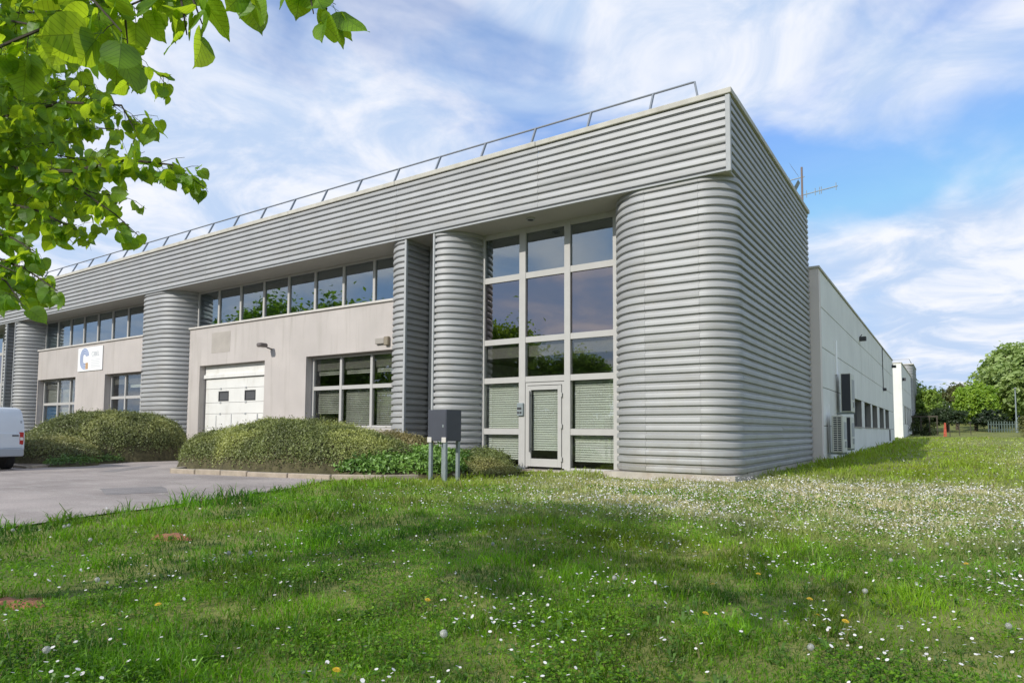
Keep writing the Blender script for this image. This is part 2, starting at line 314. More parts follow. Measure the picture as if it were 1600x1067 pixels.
# ------------------------------------------------------------------ ground
LAWN_EDGE = [(-4.2, -40.0), (-4.4, -16.0), (-5.15, -12.2), (-5.75, -10.2), (-6.3, -8.4), (-6.95, -6.7), (-7.75, -5.1), (-8.0, -4.76)]
BED2 = [(-12.94, -5.83), (-10.4, -5.32), (-8.0, -4.76), (-6.9, -4.2), (-6.05, -2.6), (-5.55, -1.2), (-5.75, .55), (-17.6, .86), (-16.2, -1.6)]
BED1 = [(-17.9, -7.25), (-19.4, -5.0), (-21.0, -2.3), (-22.9, .5), (-27.6, .5), (-39.5, .5), (-39.5, -7.25)]
DRIVE = [(-16.2, -1.6), (-17.6, .9), (-23.2, .9), (-22.9, .5), (-21.0, -2.3), (-19.4, -5.0), (-17.9, -7.25), (-39.5, -7.25), (-75, -7.25), (-75, -40)]
def edge_x(y):
    ys = np.array([p[1] for p in LAWN_EDGE]); xs = np.array([p[0] for p in LAWN_EDGE]); return np.interp(y, ys, xs)
def terrain(x, y):
    x = np.asarray(x, float); y = np.asarray(y, float)
    z = np.interp(y, [-500, 1, 10, 45, 66, 95, 130, 2000], [0, 0, .09, .36, .68, 1.5, 3.4, 5.0])
    und = .035*fnoise(x, y, 3.2, 2) + .028*fnoise(x, y, 1.1, 5)
    ex = np.where(y < -4.76, edge_x(y), np.where(y < 1, -5.2, .2))
    mask = np.clip((x - ex - .1)/1.5, 0, 1)*np.clip((300-np.hypot(x, y))/100, 0, 1)
    return z + und*mask*mask
def in_poly(x, y, poly):
    c = np.zeros(np.shape(x), bool); n = len(poly); j = n-1
    for i in range(n):
        xi, yi = poly[i]; xj, yj = poly[j]
        k = ((yi > y) != (yj > y)) & (x < (xj-xi)*(y-yi)/((yj-yi) or 1e-9) + xi); c ^= k; j = i
    return c
def grid_coords(lo, hi, fine_lo, fine_hi, step, coarse):
    a = list(np.arange(fine_lo, fine_hi, step)); b = [v for v in coarse if v < fine_lo-.01 or v > fine_hi-.01]
    return np.array(sorted(set(a + b)))
def make_ground():
    xs = grid_coords(0, 0, -8, 22, .35, [-1500, -600, -300, -150, -90, -60, -45, -35, -28, -22, -18, -15, -12, -10, 22, 25, 30, 38, 50, 70, 100, 160, 300, 600, 1500])
    ys = grid_coords(0, 0, -18, 26, .35, [-1500, -500, -200, -100, -60, -40, -28, -22, 26, 30, 36, 42, 48, 55, 62, 70, 78, 86, 95, 105, 130, 180, 300, 600, 1500])
    X, Y = np.meshgrid(xs, ys); V = np.stack([X, Y, terrain(X, Y)], -1).reshape(-1, 3); nx, ny = len(xs), len(ys)
    I = np.arange(nx*ny).reshape(ny, nx); F = np.stack([I[:-1, :-1], I[:-1, 1:], I[1:, 1:], I[1:, :-1]], -1).reshape(-1, 4)
    g = link('ground', np_mesh('ground', V, F, M['lawn'], True)); tag(g, 'flower dotted lawn ground rising gently behind the warehouse', 'ground', kind='structure')
make_ground()
# asphalt yard with a ragged lawn edge
asp = []
for i in range(len(LAWN_EDGE)-1):
    (x0, y0), (x1, y1) = LAWN_EDGE[i], LAWN_EDGE[i+1]
    k = max(2, int(abs(y1-y0)/.35))
    for j in range(k):
        t = j/k; w = .07 if y0 > -16.5 else 0
        asp.append((x0+(x1-x0)*t + rnd.uniform(-w, w), y0+(y1-y0)*t))
M['asphalt_patch'] = mat('asphalt_patch', (.27, .245, .23), .92, var=.15, vscale=2, bump=.5, bscale=160, speck=.4, stain=(.36, .32, .29, .6))
asp += [(-8.0, -4.76), (-10.4, -5.32), (-12.94, -5.83)] + DRIVE
pm = MB(); pm.poly([(x, y, .022) for x, y in asp]); me = pm.mesh('asphalt_yard', M['asphalt'])
tag(link('asphalt_yard', me), 'worn grey asphalt yard and driveway to the garage door', 'yard', kind='structure')
for pts, lb in (([(-9.6, -9.1), (-8.3, -9.6), (-7.9, -8.7), (-9.2, -8.1)], 'darker repaired patch of asphalt near the lawn edge'), ([(-16.8, -4.6), (-14.9, -6.8), (-14.5, -6.5), (-16.4, -4.3)], 'narrow repaired strip of asphalt across the driveway')):
    pm = MB(); r_ = random.Random(len(lb)); pm.poly([(x+(x2-x)*t+r_.uniform(-.03, .03), y+(y2-y)*t+r_.uniform(-.03, .03), .026) for (x, y), (x2, y2) in zip(pts, pts[1:]+pts[:1]) for t in (0, .33, .66)]); tag(pm.build('asphalt_patch', M['asphalt_patch']), lb, 'asphalt', kind='structure')
for nm, poly, lb in (('planting_bed', BED2, 'kerbed planting bed between garage driveway and glazed entrance'), ('planting_bed', BED1, 'planting bed left of the garage driveway')):
    pm = MB(); pm.poly([(x, y, .075) for x, y in poly]); o = pm.build(nm, M['soil']); tag(o, lb, 'planting bed', kind='structure')
def kerb_run(pts, name, label, h=.14, w=.16, L=1.0):
    root = empty(name, (pts[0][0], pts[0][1], 0)); tag(root, label, 'kerb')
    for (x0, y0), (x1, y1) in zip(pts[:-1], pts[1:]):
        d = math.hypot(x1-x0, y1-y0); k = max(1, round(d/L)); a = math.atan2(y1-y0, x1-x0)
        for j in range(k):
            t0, t1 = j/k, (j+1)/k; l = d/k
            b = MB(); b.bbox(.008, l-.008, -w/2, w/2, -.1, h + rnd.uniform(-.012, .012), .018)
            o = b.build('kerb_stone', M['kerb'], root)
            o.location = (x0+(x1-x0)*t0-pts[0][0], y0+(y1-y0)*t0-pts[0][1], 0); o.rotation_euler = (rnd.uniform(-.02, .02), 0, a + rnd.uniform(-.012, .012))
kerb_run([(-16.2, -1.6), (-12.94, -5.83), (-10.4, -5.32), (-8.0, -4.76), (-6.9, -4.2), (-6.05, -2.6)], 'bed_kerb', 'pale pinkish concrete kerb along the front of the long hedge bed')
kerb_run([(-22.9, .5), (-21.0, -2.3), (-19.4, -5.0), (-17.9, -7.25), (-24, -7.25), (-39, -7.25)], 'bed_kerb', 'low worn kerb edging the bed beside the white van', h=.10)

# ------------------------------------------------------------------ office building
ZF, ZT, PITCHR = 7.34, 9.14, 0.2
YR, YW = 1.25, 0.9        # window plane, rendered wall plane
office = empty('office_building', (-12, 0, 0)); OFF = Vector((12, 0, 0))
tag(office, 'two storey office block clad in grey ribbed metal with rounded corner columns', 'building')
def P(o, parent=None):
    """hang a world-space mesh on the office (or on one of its parts)"""
    o.parent = parent or office
    if parent is None: o.location = OFF
    return o
def rib_profile(z0, z1):
    pr = []; z = z1; D = .06; rr = random.Random(int(z0*100+z1*977+len(bpy.data.objects)))
    while z > z0 + 1e-4:
        b = z - PITCHR
        # from the top of one rib down: crest, tuck under, groove
        seq = [(z, -D), (z-.004, -D), (z-.022, -.006), (z-.034, .0), (z-.085, .004), (z-.132, .001), (z-.139, -.007), (z-.146, -D)]
        e = rr.gauss(0, .0022); seq[3] = (seq[3][0], e); seq[5] = (seq[5][0], .001-e)
        for zz, o in seq:
            if zz > z0: pr.append((zz, o))
        z = b
    pr.append((z0, -D)); return pr
def path_pts(segs):
    """segs: ('line', p, q) / ('arc', c, rx, ry, a0, a1, n): points with outward normals"""
    out = []
    for s in segs:
        if s[0] == 'line':
            (x0, y0), (x1, y1), nrm = s[1], s[2], s[3]; n = max(1, int(math.hypot(x1-x0, y1-y0)/2.5))
            for i in range(n+1): out.append((x0+(x1-x0)*i/n, y0+(y1-y0)*i/n, nrm[0], nrm[1]))
        else:
            _, c, rx, ry, a0, a1, n = s
            for i in range(n+1):
                a = math.radians(a0+(a1-a0)*i/n); nx, ny = math.cos(a)/rx, math.sin(a)/ry; l = math.hypot(nx, ny)
                out.append((c[0]+rx*math.cos(a), c[1]+ry*math.sin(a), nx/l, ny/l))
    return out
def cladding(segs, z0, z1, name='cladding_sheet', parent=None, material=None):
    pr = rib_profile(z0, z1); pts = path_pts(segs); K = len(pr); V = []
    for (x, y, nx, ny) in pts:
        for (z, o) in pr: V.append((x+nx*o, y+ny*o, z))
    V = np.array(V); n = len(pts); I = np.arange(n*K).reshape(n, K)
    F = np.stack([I[:-1, :-1], I[:-1, 1:], I[1:, 1:], I[1:, :-1]], -1).reshape(-1, 4)
    me = np_mesh(name, V, F, material or M['clad'], True); me.set_sharp_from_angle(angle=math.radians(28))
    return P(link(name, me), parent)
FRONT = (0, -1); SIDE = (1, 0)
XL = -52.0
# fascia, sheet by sheet
xs = [-.07, -5.3, -10.7, -16.1, -21.5, -26.9, -32.3, -37.7, -43.1, -48.5, XL]
for a, b in zip(xs[:-1], xs[1:]): cladding([('line', (b+.003, 0), (a-.003, 0), FRONT)], ZF, ZT)
cladding([('line', (0, .08), (0, 5.2), SIDE)], ZF, ZT); cladding([('line', (0, 5.206), (0, 10.28), SIDE)], ZF, ZT)
# corner column
cladding([('arc', (-2.18, 1.27), 1.2, 1.22, 180, 270, 18)], .14, ZF)
cladding([('line', (-2.176, .05), (-.804, .05), FRONT)], .14, ZF)
cladding([('arc', (-.8, .85), .8, .8, 270, 360, 16)], .14, ZF)
cladding([('line', (0, .854), (0, 5.2), SIDE)], .14, ZF); cladding([('line', (0, 5.206), (0, 10.28), SIDE)], .14, ZF)
def pair(dx):
    cladding([('line', (-9.06+dx, .05), (-8.96+dx, .05), FRONT), ('arc', (-8.95+dx, 1.27), .93, 1.22, 270, 360, 16)], .14, ZF)
    cladding([('arc', (-10.5+dx, 1.27), .93, 1.22, 180, 270, 16), ('line', (-10.49+dx, .05), (-10.3+dx, .05), FRONT)], .14, ZF)
    cladding([('line', (-10.27+dx, .09), (-10.27+dx, 1.25), SIDE)], .14, ZF)
    cladding([('line', (-9.09+dx, 1.25), (-9.09+dx, .09), (-1, 0))], .14, ZF)
    for x0, x1 in ((-9.12+dx, -9.055+dx), (-10.31+dx, -10.235+dx)):
        b = MB(); b.box(x0, x1, .02, .1, .02, ZF-.003); P(b.build('edge_trim', M['trim']))
    fr = MB(); fr.box(-10.22+dx, -10.08+dx, 1.15, 1.27, .1, ZF-.01); fr.box(-9.24+dx, -9.14+dx, 1.15, 1.27, .1, ZF-.01)
    for z in (.1, 1.06, 2.66, 3.86, 5.8, 7.2): fr.box(-10.08+dx, -9.24+dx, 1.16, 1.26, z, z+.13)
    w = P(fr.build('slot_window', M['alu']))
    for z0, z1 in ((.23, 1.06), (1.19, 2.66), (2.79, 3.86), (3.99, 5.8), (5.93, 7.2)):
        g = MB(); g.box(-10.08+dx, -9.24+dx, 1.2, 1.212, z0, z1); g.build('pane', M['glass'], w)
pair(0); pair(-31.7)
# column between the bays
cladding([('arc', (-26.2, 1.27), 1.2, 1.22, 180, 270, 16), ('line', (-26.19, .05), (-25.2, .05), FRONT), ('arc', (-25.19, 1.27), 1.2, 1.22, 270, 360, 16)], .14, ZF)
for x0, x1 in ((-3.38, -.0), (-9.1, -8.0), (-11.42, -10.28), (-27.4, -24.0), (-40.8, -39.72), (-43.1, -42.0)):
    b = MB(); b.box(x0+.04, x1-.02 if x1 else -.035, .10, 1.24, -.15, .16); P(b.build('plinth', M['plinth']))
b = MB(); b.box(-.6, -.03, 1.24, 10.25, -.15, .18); P(b.build('plinth', M['plinth']))
# corner post and fascia lips
b = MB(); b.bbox(-.10, .012, -.022, .09, ZF-.06, ZT-.005, .008); P(b.build('corner_post', M['trim']))
b = MB(); b.box(XL, -.102, -.012, .06, ZF-.045, ZF-.004); P(b.build('fascia_lip', M['trim']))
b = MB(); b.box(XL, -.05, .062, 1.6, ZF-.03, ZF-.002); P(b.build('soffit', M['soffit']))
# coping pieces
xs = [.06, -5.35, -10.75, -16.15, -21.55, -26.95, -32.35, -37.75, -43.15, -48.5, XL]
for a, b_ in zip(xs[:-1], xs[1:]):
    b = MB(); b.bbox(b_+.006, a-.006, -.06, .34, ZT, 9.275 + rnd.uniform(-.003, .003), .012); P(b.build('coping', M['coping']))
for y0, y1 in ((.345, 5.4), (5.41, 10.33)):
    b = MB(); b.bbox(-.30, .06, y0, y1, ZT, 9.27, .012); P(b.build('coping', M['coping']))
b = MB(); b.box(XL, -.06, .08, 10.26, 8.75, 8.9); P(b.build('roof', M['roof']))
b = MB(); b.box(XL, -.03, 10.2, 10.3, -.2, ZT-.002); P(b.build('back_wall', M['render']))
b = MB(); b.box(XL-.1, XL, 0.05, 10.3, -.2, ZT-.002); P(b.build('end_wall', M['render']))
# inside: floors, back partition, cross walls
b = MB(); b.box(XL, -.2, 1.3, 10.1, -.1, .08); b.box(XL, -.2, 1.34, 10.1, 3.4, 3.9); P(b.build('interior_slab', M['interior_floor']))
b = MB(); b.box(XL, -.2, 6.4, 6.5, .09, 3.39); b.box(XL, -.2, 6.4, 6.5, 3.91, 7.3)
for x in (-3.2, -8.6, -10.9, -25.7, -40.2, -42.6): b.box(x-.05, x+.05, 1.35, 6.39, .09, 3.39); b.box(x-.05, x+.05, 1.35, 6.39, 3.91, 7.3)
P(b.build('interior_wall', M['interior']))
b = MB(); b.box(XL, -.2, 1.6, 6.39, 7.20, 7.29); P(b.build('interior_ceiling', M['sill']))

def blind_mesh(x0, x1, z0, z1, y, pitch=.068, material='blind'):
    b = MB(); z = z1
    while z > z0 + .02:
        t = .052 + .006*rnd.random(); b.quad((x0, y-.018, z-t), (x1, y-.018, z-t+rnd.uniform(-.004, .004)), (x1, y+.018, z), (x0, y+.018, z)); z -= pitch
    for x in (x0+.12*(x1-x0), x0+.88*(x1-x0)): b.box(x-.003, x+.003, y-.026, y-.022, z0, z1)
    return b
def pane(parent, x0, x1, z0, z1, y=YR, m='glass'):
    g = MB(); g.box(x0, x1, y-.006, y+.006, z0, z1); return g.build('pane', M[m], parent)
def curtain(dx, door=True):
    mx = [(-8.13, -7.96), (-6.66, -6.44), (-5.10, -4.91), (-3.56, -3.40)]
    tz = [(.05, .12), (1.06, 1.24), (2.62, 2.79), (3.81, 3.98), (5.76, 5.94), (7.16, 7.335)]
    fr = MB()
    for a, b in mx: fr.box(a+dx, b+dx, YR-.075, YR+.07, .02, 7.33)
    for k, (a, b) in enumerate(mx[:-1]):
        for j, (z0, z1) in enumerate(tz):
            if door and k == 1 and j < 2: continue
            fr.box(b+dx, mx[k+1][0]+dx, YR-.06, YR+.06, z0, z1)
    w = P(fr.build('curtain_window', M['alu']))
    for k in range(3):
        for j in range(5):
            if door and k == 1 and j < 2: continue
            x0, x1, z0, z1 = mx[k][1]+dx, mx[k+1][0]+dx, tz[j][1], tz[j+1][0]
            pane(w, x0, x1, z0, z1, YR, ['glass', 'glass', 'glass', 'film', 'glass_up'][j])
            if j == 3:
                g = MB(); g.box(x0, x1, YR+.05, YR+.06, z0, z1); g.build('spandrel_panel', M['interior_floor'], w)
            if j < 2: blind_mesh(x0+.03, x1-.03, z0+(.0 if j else .12 + .3*rnd.random()), z1-.02, YR+.16).build('venetian_blind', M['blind'], w)
    return w
cw = curtain(0); curtain(-39.35, False)
# entrance door
d = MB(); X0, X1 = -6.43, -5.11
d.box(X0, X0+.07, YR-.055, YR+.05, .1, 2.60); d.box(X1-.07, X1, YR-.055, YR+.05, .1, 2.60); d.box(X0+.07, X1-.07, YR-.055, YR+.05, 2.52, 2.60)
d.bbox(X0+.085, X0+.205, YR-.085, YR-.02, .13, 2.50, .006); d.bbox(X1-.205, X1-.085, YR-.085, YR-.02, .13, 2.50, .006)
d.box(X0+.205, X1-.205, YR-.082, YR-.022, 2.38, 2.498); d.box(X0+.205, X1-.205, YR-.082, YR-.022, .132, .36)
door = P(d.build('entrance_door', M['alu'])); pane(door, X0+.206, X1-.206, .36, 2.38, YR-.05)
blind_mesh(X0+.21, X1-.21, .62, 2.36, YR+.03).build('venetian_blind', M['blind'], door)
h = MB(); h.box(X0+.18, X0+.22, YR-.15, YR-.13, .55, 2.35); h.box(X0+.185, X0+.215, YR-.13, YR-.08, .62, .66); h.box(X0+.185, X0+.215, YR-.13, YR-.08, 2.2, 2.24); h.build('door_handle', M['alu_dark'], door)
for z in (.3, 1.25, 2.15):
    h = MB(); h.box(X1-.10, X1-.05, YR-.115, YR-.085, z, z+.13); h.build('hinge', M['alu'], door)
b = MB(); b.box(-8.1, -3.42, YR-.28, YR+.1, -.15, .048); P(b.build('threshold', M['plinth']))

# rendered walls of the two bays with real openings
def wall_with_openings(x0, x1, z1, ops, z0=-.1):
    """front plane YW, thickness to YR+.1; ops = (xa, xb, za, zb)"""
    b = MB(); cur = x0
    for (xa, xb, za, zb) in sorted(ops):
        if xa > cur: b.box(cur, xa, YW, YR+.1, z0, z1)
        b.box(xa, xb, YW, YR+.1, zb, z1)
        if za > z0: b.box(xa, xb, YW, YR+.1, z0, za)
        cur = xb
    if cur < x1: b.box(cur, x1, YW, YR+.1, z0, z1)
    return P(b.build('rendered_wall', M['render']))
wall_with_openings(-24.12, -11.35, 5.58, [(-23.2, -18.62, 0, 3.92), (-16.1, -11.40, 1.18, 3.92)])
wall_with_openings(-39.85, -27.3, 5.58, [(-39.7, -35.0, 1.18, 3.92), (-31.75, -27.36, 1.18, 3.92)])
for x0, x1 in ((-24.2, -11.3), (-39.95, -27.2)):
    b = MB(); b.bbox(x0, x1, YW-.07, YR-.05, 5.58, 5.66, .01); P(b.build('wall_sill', M['sill']))
b = MB(); b.box(-22.35, -21.0, YW-.006, YW+.01, 4.42, 5.3); P(b.build('repaired_patch', M['patch'])); 
def window(mx, zs, name='window', skip=(), glass='glass', sillz=None, blinds=(), y=YR, bm=None):
    fr = MB(); w = .055
    for i, x in enumerate(mx): fr.box(x-w, x+w, y-.06, y+.05, zs[0], zs[-1])
    for a, b in zip(mx[:-1], mx[1:]):
        for z in zs: fr.box(a+w, b-w, y-.05, y+.045, z-(.0 if z == zs[0] else .07), z+(.0 if z == zs[-1] else .07))
    o = P(fr.build(name, M['alu']))
    for i, (a, b) in enumerate(zip(mx[:-1], mx[1:])):
        for j, (z0, z1) in enumerate(zip(zs[:-1], zs[1:])):
            pane(o, a+w, b-w, z0+.07, z1-.07, y, glass)
            if (i, j) in blinds: blind_mesh(a+.08, b-.08, z0+.08+(0 if rnd.random() < .5 else .4), z1-.08, y+.16).build('venetian_blind', M[bm or 'blind'], o)  # slats in the haze tone are added to make panes look paler
    if sillz is not None:
        s = MB(); s.bbox(mx[0]-.05, mx[-1]+.05, YW-.02, y-.055, sillz-.06, sillz, .008); s.build('window_sill', M['sill'], o)
    return o
strip2 = [-23.97+1.585*i for i in range(9)]; strip2[-1] = -11.45
window(strip2, [5.68, 7.3], glass='glass_up', blinds=((0, 0),))
strip3 = [-39.72+1.58*i for i in range(9)]; strip3[-1] = -27.4
window(strip3, [5.68, 7.3], glass='glass_up', blinds=((0, 0), (1, 0)))
window([-16.04, -14.5, -12.92, -11.46], [1.26, 2.72, 3.9], sillz=1.24, blinds=((0, 0), (0, 1), (1, 0), (1, 1), (2, 0), (2, 1)), bm='blind_haze')  # slats added behind every pane to stand in for hazy reflections
window([-39.62, -37.8, -36.3, -35.06], [1.26, 2.52, 3.9], sillz=1.24, blinds=((0, 1), (1, 0), (1, 1), (2, 0), (2, 1)), bm='blind_haze')
window([-31.69, -30.25, -28.7, -27.42], [1.26, 2.72, 3.9], sillz=1.24, blinds=((1, 1),))
o = blind_mesh(-39.5, -37.9, 1.35, 2.45, YR+.1, material='blind_blue').build('roller_blind', M['blind_blue']); P(o)
b = MB(); b.box(-14.62+.0, -14.55, YR-.10, YR-.065, 5.9, 7.28)
# garage door
gd = MB(); gd.box(-23.18, -18.64, 1.16, 1.24, 3.42, 3.90); gd.bbox(-23.18, -18.64, 1.08, 1.158, 3.36, 3.52, .01)
gar = P(gd.build('garage_door', M['white_door']))
zs = [.02, .62, 1.22, 1.82, 2.30, 2.90, 3.35]
for k, (z0, z1) in enumerate(zip(zs[:-1], zs[1:])):
    s = MB()
    if k == 4:
        for (xa, xb) in ((-23.12, -22.16), (-21.42, -20.30), (-19.56, -18.70)): s.bbox(xa, xb, 1.18, 1.24, z0+.006, z1-.006, .006)
        for (xa, xb) in ((-22.16, -21.42), (-20.30, -19.56)): s.box(xa, xb, 1.182, 1.238, z0+.006, z0+.06); s.box(xa, xb, 1.182, 1.238, z1-.11, z1-.006)
    else: s.bbox(-23.12, -18.70, 1.18, 1.24, z0+.006, z1-.006, .006)
    s.build('door_section', M['white_door'], gar)
for (xa, xb) in ((-22.16, -21.42), (-20.30, -19.56)):
    s = MB(); s.box(xa+.002, xa+.05, 1.172, 1.23, 2.362, 2.788); s.box(xb-.05, xb-.002, 1.172, 1.23, 2.362, 2.788); s.box(xa+.05, xb-.05, 1.172, 1.23, 2.362, 2.41); s.box(xa+.05, xb-.05, 1.172, 1.23, 2.74, 2.788)
    w = s.build('vision_window', M['dark'], gar); pane(w, xa+.05, xb-.05, 2.41, 2.74, 1.2, 'vision')
for x in (-22.0, -20.2):
    for z in (1.82, 2.30, 2.90):
        s = MB(); s.bbox(x-.05, x+.05, 1.155, 1.182, z-.04, z+.04, .005); s.build('hinge_plate', M['trim'], gar)
s = MB(); s.box(-20.05, -18.72, 1.165, 1.181, .1, 1.8); s = MB(); s.box(-19.42, -19.36, 1.16, 1.182, .2, 1.8); s.build('door_rail', M['trim'], gar); MB().box(-21.2, -21.16, 1.165, 1.182, 1.25, 1.8).build('door_rail', M['trim'], gar); MB().box(-22.3, -22.27, 1.165, 1.182, 1.3, 1.75).build('door_rail', M['trim'], gar)
# fittings fixed to the front
b = MB(); b.tube([(-18.2, YW, 4.34), (-18.2, YW-.2, 4.38), (-18.2, YW-.32, 4.44)], .03, 8); b.bbox(-18.34, -18.06, YW-.62, YW-.26, 4.38, 4.53, .04)
lm = b.build('wall_lamp', M['lamp']); tag(lm, 'dark bracket floodlight on the rendered wall above the garage door corner', 'lamp')
b = MB(); b.box(-18.31, -18.09, YW-.58, YW-.30, 4.366, 4.38); b.build('lens', M['lamp_glass'], lm)
lm = MB().bbox(-12.38, -11.95, YW-.10, YW, 4.13, 4.33, .015).build('bulkhead_light', M['lamp_glass']); tag(lm, 'small pale bulkhead light above the lower window beside the ribbed pier', 'lamp')
MB().bbox(-11.94, -11.74, YW-.13, YW, 4.06, 4.36, .02).build('end_cap', M['brass'], lm)
b = MB(); b.tube([(-5.84, .5, ZF-.031), (-5.84, .5, ZF-.075)], .13, 18); sp = b.build('soffit_spotlight', M['trim']); tag(sp, 'round recessed spotlight under the soffit above the entrance glazing', 'lamp')
b = MB(); b.disc((-5.84, .5, ZF-.078), (0, 0, -1), .09, 18); b.build('lens', M['dark'], sp)
ic = MB().bbox(-6.69, -6.47, YR-.14, YR-.075, 1.62, 2.0, .012).build('intercom_panel', M['galv']); tag(ic, 'grey intercom and keypad panel on the mullion left of the entrance door', 'intercom')
b = MB(); b.box(-6.67, -6.52, YR-.146, YR-.141, 1.80, 1.87); b.box(-6.67, -6.605, YR-.146, YR-.141, 1.68, 1.74); b.box(-6.585, -6.52, YR-.146, YR-.141, 1.68, 1.74); b.build('key_pad', M['dark'], ic)
# sign board with logo
sg = MB().bbox(-34.7, -32.0, YW-.05, YW-.008, 4.17, 5.42, .006).build('sign_board', M['white_plate']); tag(sg, 'white company sign with blue striped C logo on the left rendered wall', 'sign')
lg = MB(); lb = MB(); cx, cz, yy = -33.95, 4.83, YW-.054
for k, r in enumerate((.20, .30, .40, .50)):
    w = .062; pts = []
    sx = .92
    for i in range(41):
        a = math.radians(-5 + 185*i/40) if False else math.radians(8 + 172*i/40); pts.append((cx+sx*r*math.cos(a), cz+.12+.72*r*math.sin(a), a))
    outl = [(cx+sx*r*math.cos(a), cz+.10+.85*r*math.sin(a), math.cos(a), math.sin(a)) for a in [math.radians(5+175*i/30) for i in range(31)]]
    outl += [(cx-sx*r, cz+.10-.2*i/4, -1, 0) for i in range(1, 5)]
    outl += [(cx+sx*r*math.cos(a), cz-.10+.85*r*math.sin(a), math.cos(a), math.sin(a)) for a in [math.radians(180+80*i/16) for i in range(1, 17)]]
    outl += [(cx+.12, cz-.10-.85*r, 0, -1)]
    for (x0, z0, nx0, nz0), (x1, z1, nx1, nz1) in zip(outl[:-1], outl[1:]):
        h_ = w/2; lg.quad((x0-nx0*h_, yy, z0-nz0*h_), (x1-nx1*h_, yy, z1-nz1*h_), (x1+nx1*h_, yy, z1+nz1*h_), (x0+nx0*h_, yy, z0+nz0*h_))
    lb.quad((cx+.12, yy, cz-.10-.85*r-.031), (cx+.40, yy, cz-.10-.85*r-.031), (cx+.40, yy, cz-.10-.85*r+.031), (cx+.12, yy, cz-.10-.85*r+.031))
lb.quad((cx+.20, yy-.001, cz-.56), (cx+.42, yy-.001, cz-.56), (cx+.42, yy-.001, cz-.22), (cx+.20, yy-.001, cz-.22))
lg.build('logo_arcs', M['logo_blue'], sg); lb.build('logo_block', M['logo_brown'], sg)
tx = bpy.data.curves.new('lettering', 'FONT'); tx.body = 'CIBEL'; tx.size = .34; tx.extrude = .001; tx.materials.append(M['logo_grey'])
_t = bpy.data.objects.new('lettering', tx); COL.objects.link(_t); bpy.context.view_layer.update(); _me = bpy.data.meshes.new_from_object(_t.evaluated_get(bpy.context.evaluated_depsgraph_get())); bpy.data.objects.remove(_t); to = link('lettering', _me, sg); to.location = (-33.18, yy-.002, 4.93); to.rotation_euler = (math.pi/2, 0, 0)
b = MB(); b.box(-33.2, -32.14, yy-.002, yy+.002, 4.86, 4.872)
for k in range(5): b.box(-33.2, -32.2-.12*(k % 2), yy-.002, yy+.002, 4.36+.09*k, 4.39+.09*k)
b.build('small_print', M['logo_pale'], sg)
# roof guard rail
rail = empty('roof_guardrail', (-20, .2, 9.27)); tag(rail, 'thin grey inclined guardrail along the front roof edge', 'railing')
def R_(o): o.parent = rail; o.location = (20, -.2, -9.27); return o
b = MB(); b.tube([(-.78, .12, 9.27), (-.95, .40, 9.88), (-1.06, .44, 9.91), (-25, .44, 9.91), (XL, .44, 9.91)], .028, 8); R_(b.build('rail', M['grey_metal'], smooth=40))
x = -2.05
while x > XL:
    b = MB(); b.box(-.022, .022, -.03, .03, 0, .72); o = b.build('rail_post', M['grey_metal'], rail); o.location = (x+20, -.06, -.01); o.rotation_euler = (math.radians(-25), 0, 0); x -= 1.79
# aerial
an = empty('tv_aerial', (-.12, 10.0, 9.2)); tag(an, 'rusty mast with two television aerials behind the roof corner', 'aerial')
b = MB(); b.tube([(0, 0, -.35), (0, 0, 1.62)], .036, 8); b.build('mast', M['mast'], an)
b = MB(); b.tube([(-.35, .1, .58), (1.2, -.3, .58)], .02, 6)
for k, t in enumerate((-.3, .15, .45, .6, .66, 1.15)): b.tube([(t, -.26*t, .58-.13), (t, -.26*t, .58+.13)], .013, 5)
b.build('lower_aerial', M['galv'], an)
b = MB(); b.tube([(.08, 0, 1.25), (-.9, .2, 1.25)], .02, 6)
for t in (-.45, -.55, -.7, -.85): b.tube([(t, .1, 1.15), (t, .1, 1.35)], .013, 5)
for s_ in (-1, 1): b.quad((-.12, -.05, 1.25+.08*s_), (-.12, .35, 1.25+.08*s_), (-.42, .4, 1.25+.62*s_), (-.42, -.1, 1.25+.62*s_))
b.build('upper_aerial', M['galv'], an)

# ------------------------------------------------------------------ warehouse hall behind
HX, HY0, HY1, HT = .3, 10.32, 47.6, 7.1
hall = empty('warehouse_hall', (-5, 28, 0)); HO = Vector((5, -28, 0)); tag(hall, 'long low pale concrete panel hall running back behind the ribbed office block', 'building')
def H_(o): o.parent = hall; o.location = HO; return o
rows = [(-.2, 1.40), (1.40, 2.80), (2.80, 4.27), (4.27, 5.75), (5.75, HT)]
ycut = [HY0+.42, 23.75, 37.9, HY1]; OPN = [(19.9, 23.5), (24.75, 28.3), (29.05, 32.45), (33.85, 37.4), (38.55, 42.15)]
def wpanel(y0, y1, z0, z1):
    b = MB(); b.bbox(HX-.1, HX, y0+.012, y1-.012, z0+.012, z1-.012, .012); H_(b.build('panel', M['concrete']))
for r, (z0, z1) in enumerate(rows):
    for a, b_ in zip(ycut[:-1], ycut[1:]):
        if r != 1: wpanel(a, b_, z0, z1); continue
        cur = a
        for (o0, o1) in OPN:
            if o1 <= a or o0 >= b_: continue
            if o0 > cur: wpanel(cur, o0, z0, z1)
            cur = min(o1, b_)
        if cur < b_: wpanel(cur, b_, z0, z1)
b = MB()   # backing behind the joints, cut at the openings
b.box(-.05, HX-.02, HY0+.06, HY1-.02, -.2, 1.39); b.box(-.05, HX-.02, HY0+.06, HY1-.02, 2.81, HT-.02); cur = HY0+.06
for (o0, o1) in OPN: b.box(-.05, HX-.025, cur, o0, 1.391, 2.809); cur = o1
b.box(-.05, HX-.025, cur, HY1-.02, 1.391, 2.809); H_(b.build('wall_core', M['joint']))
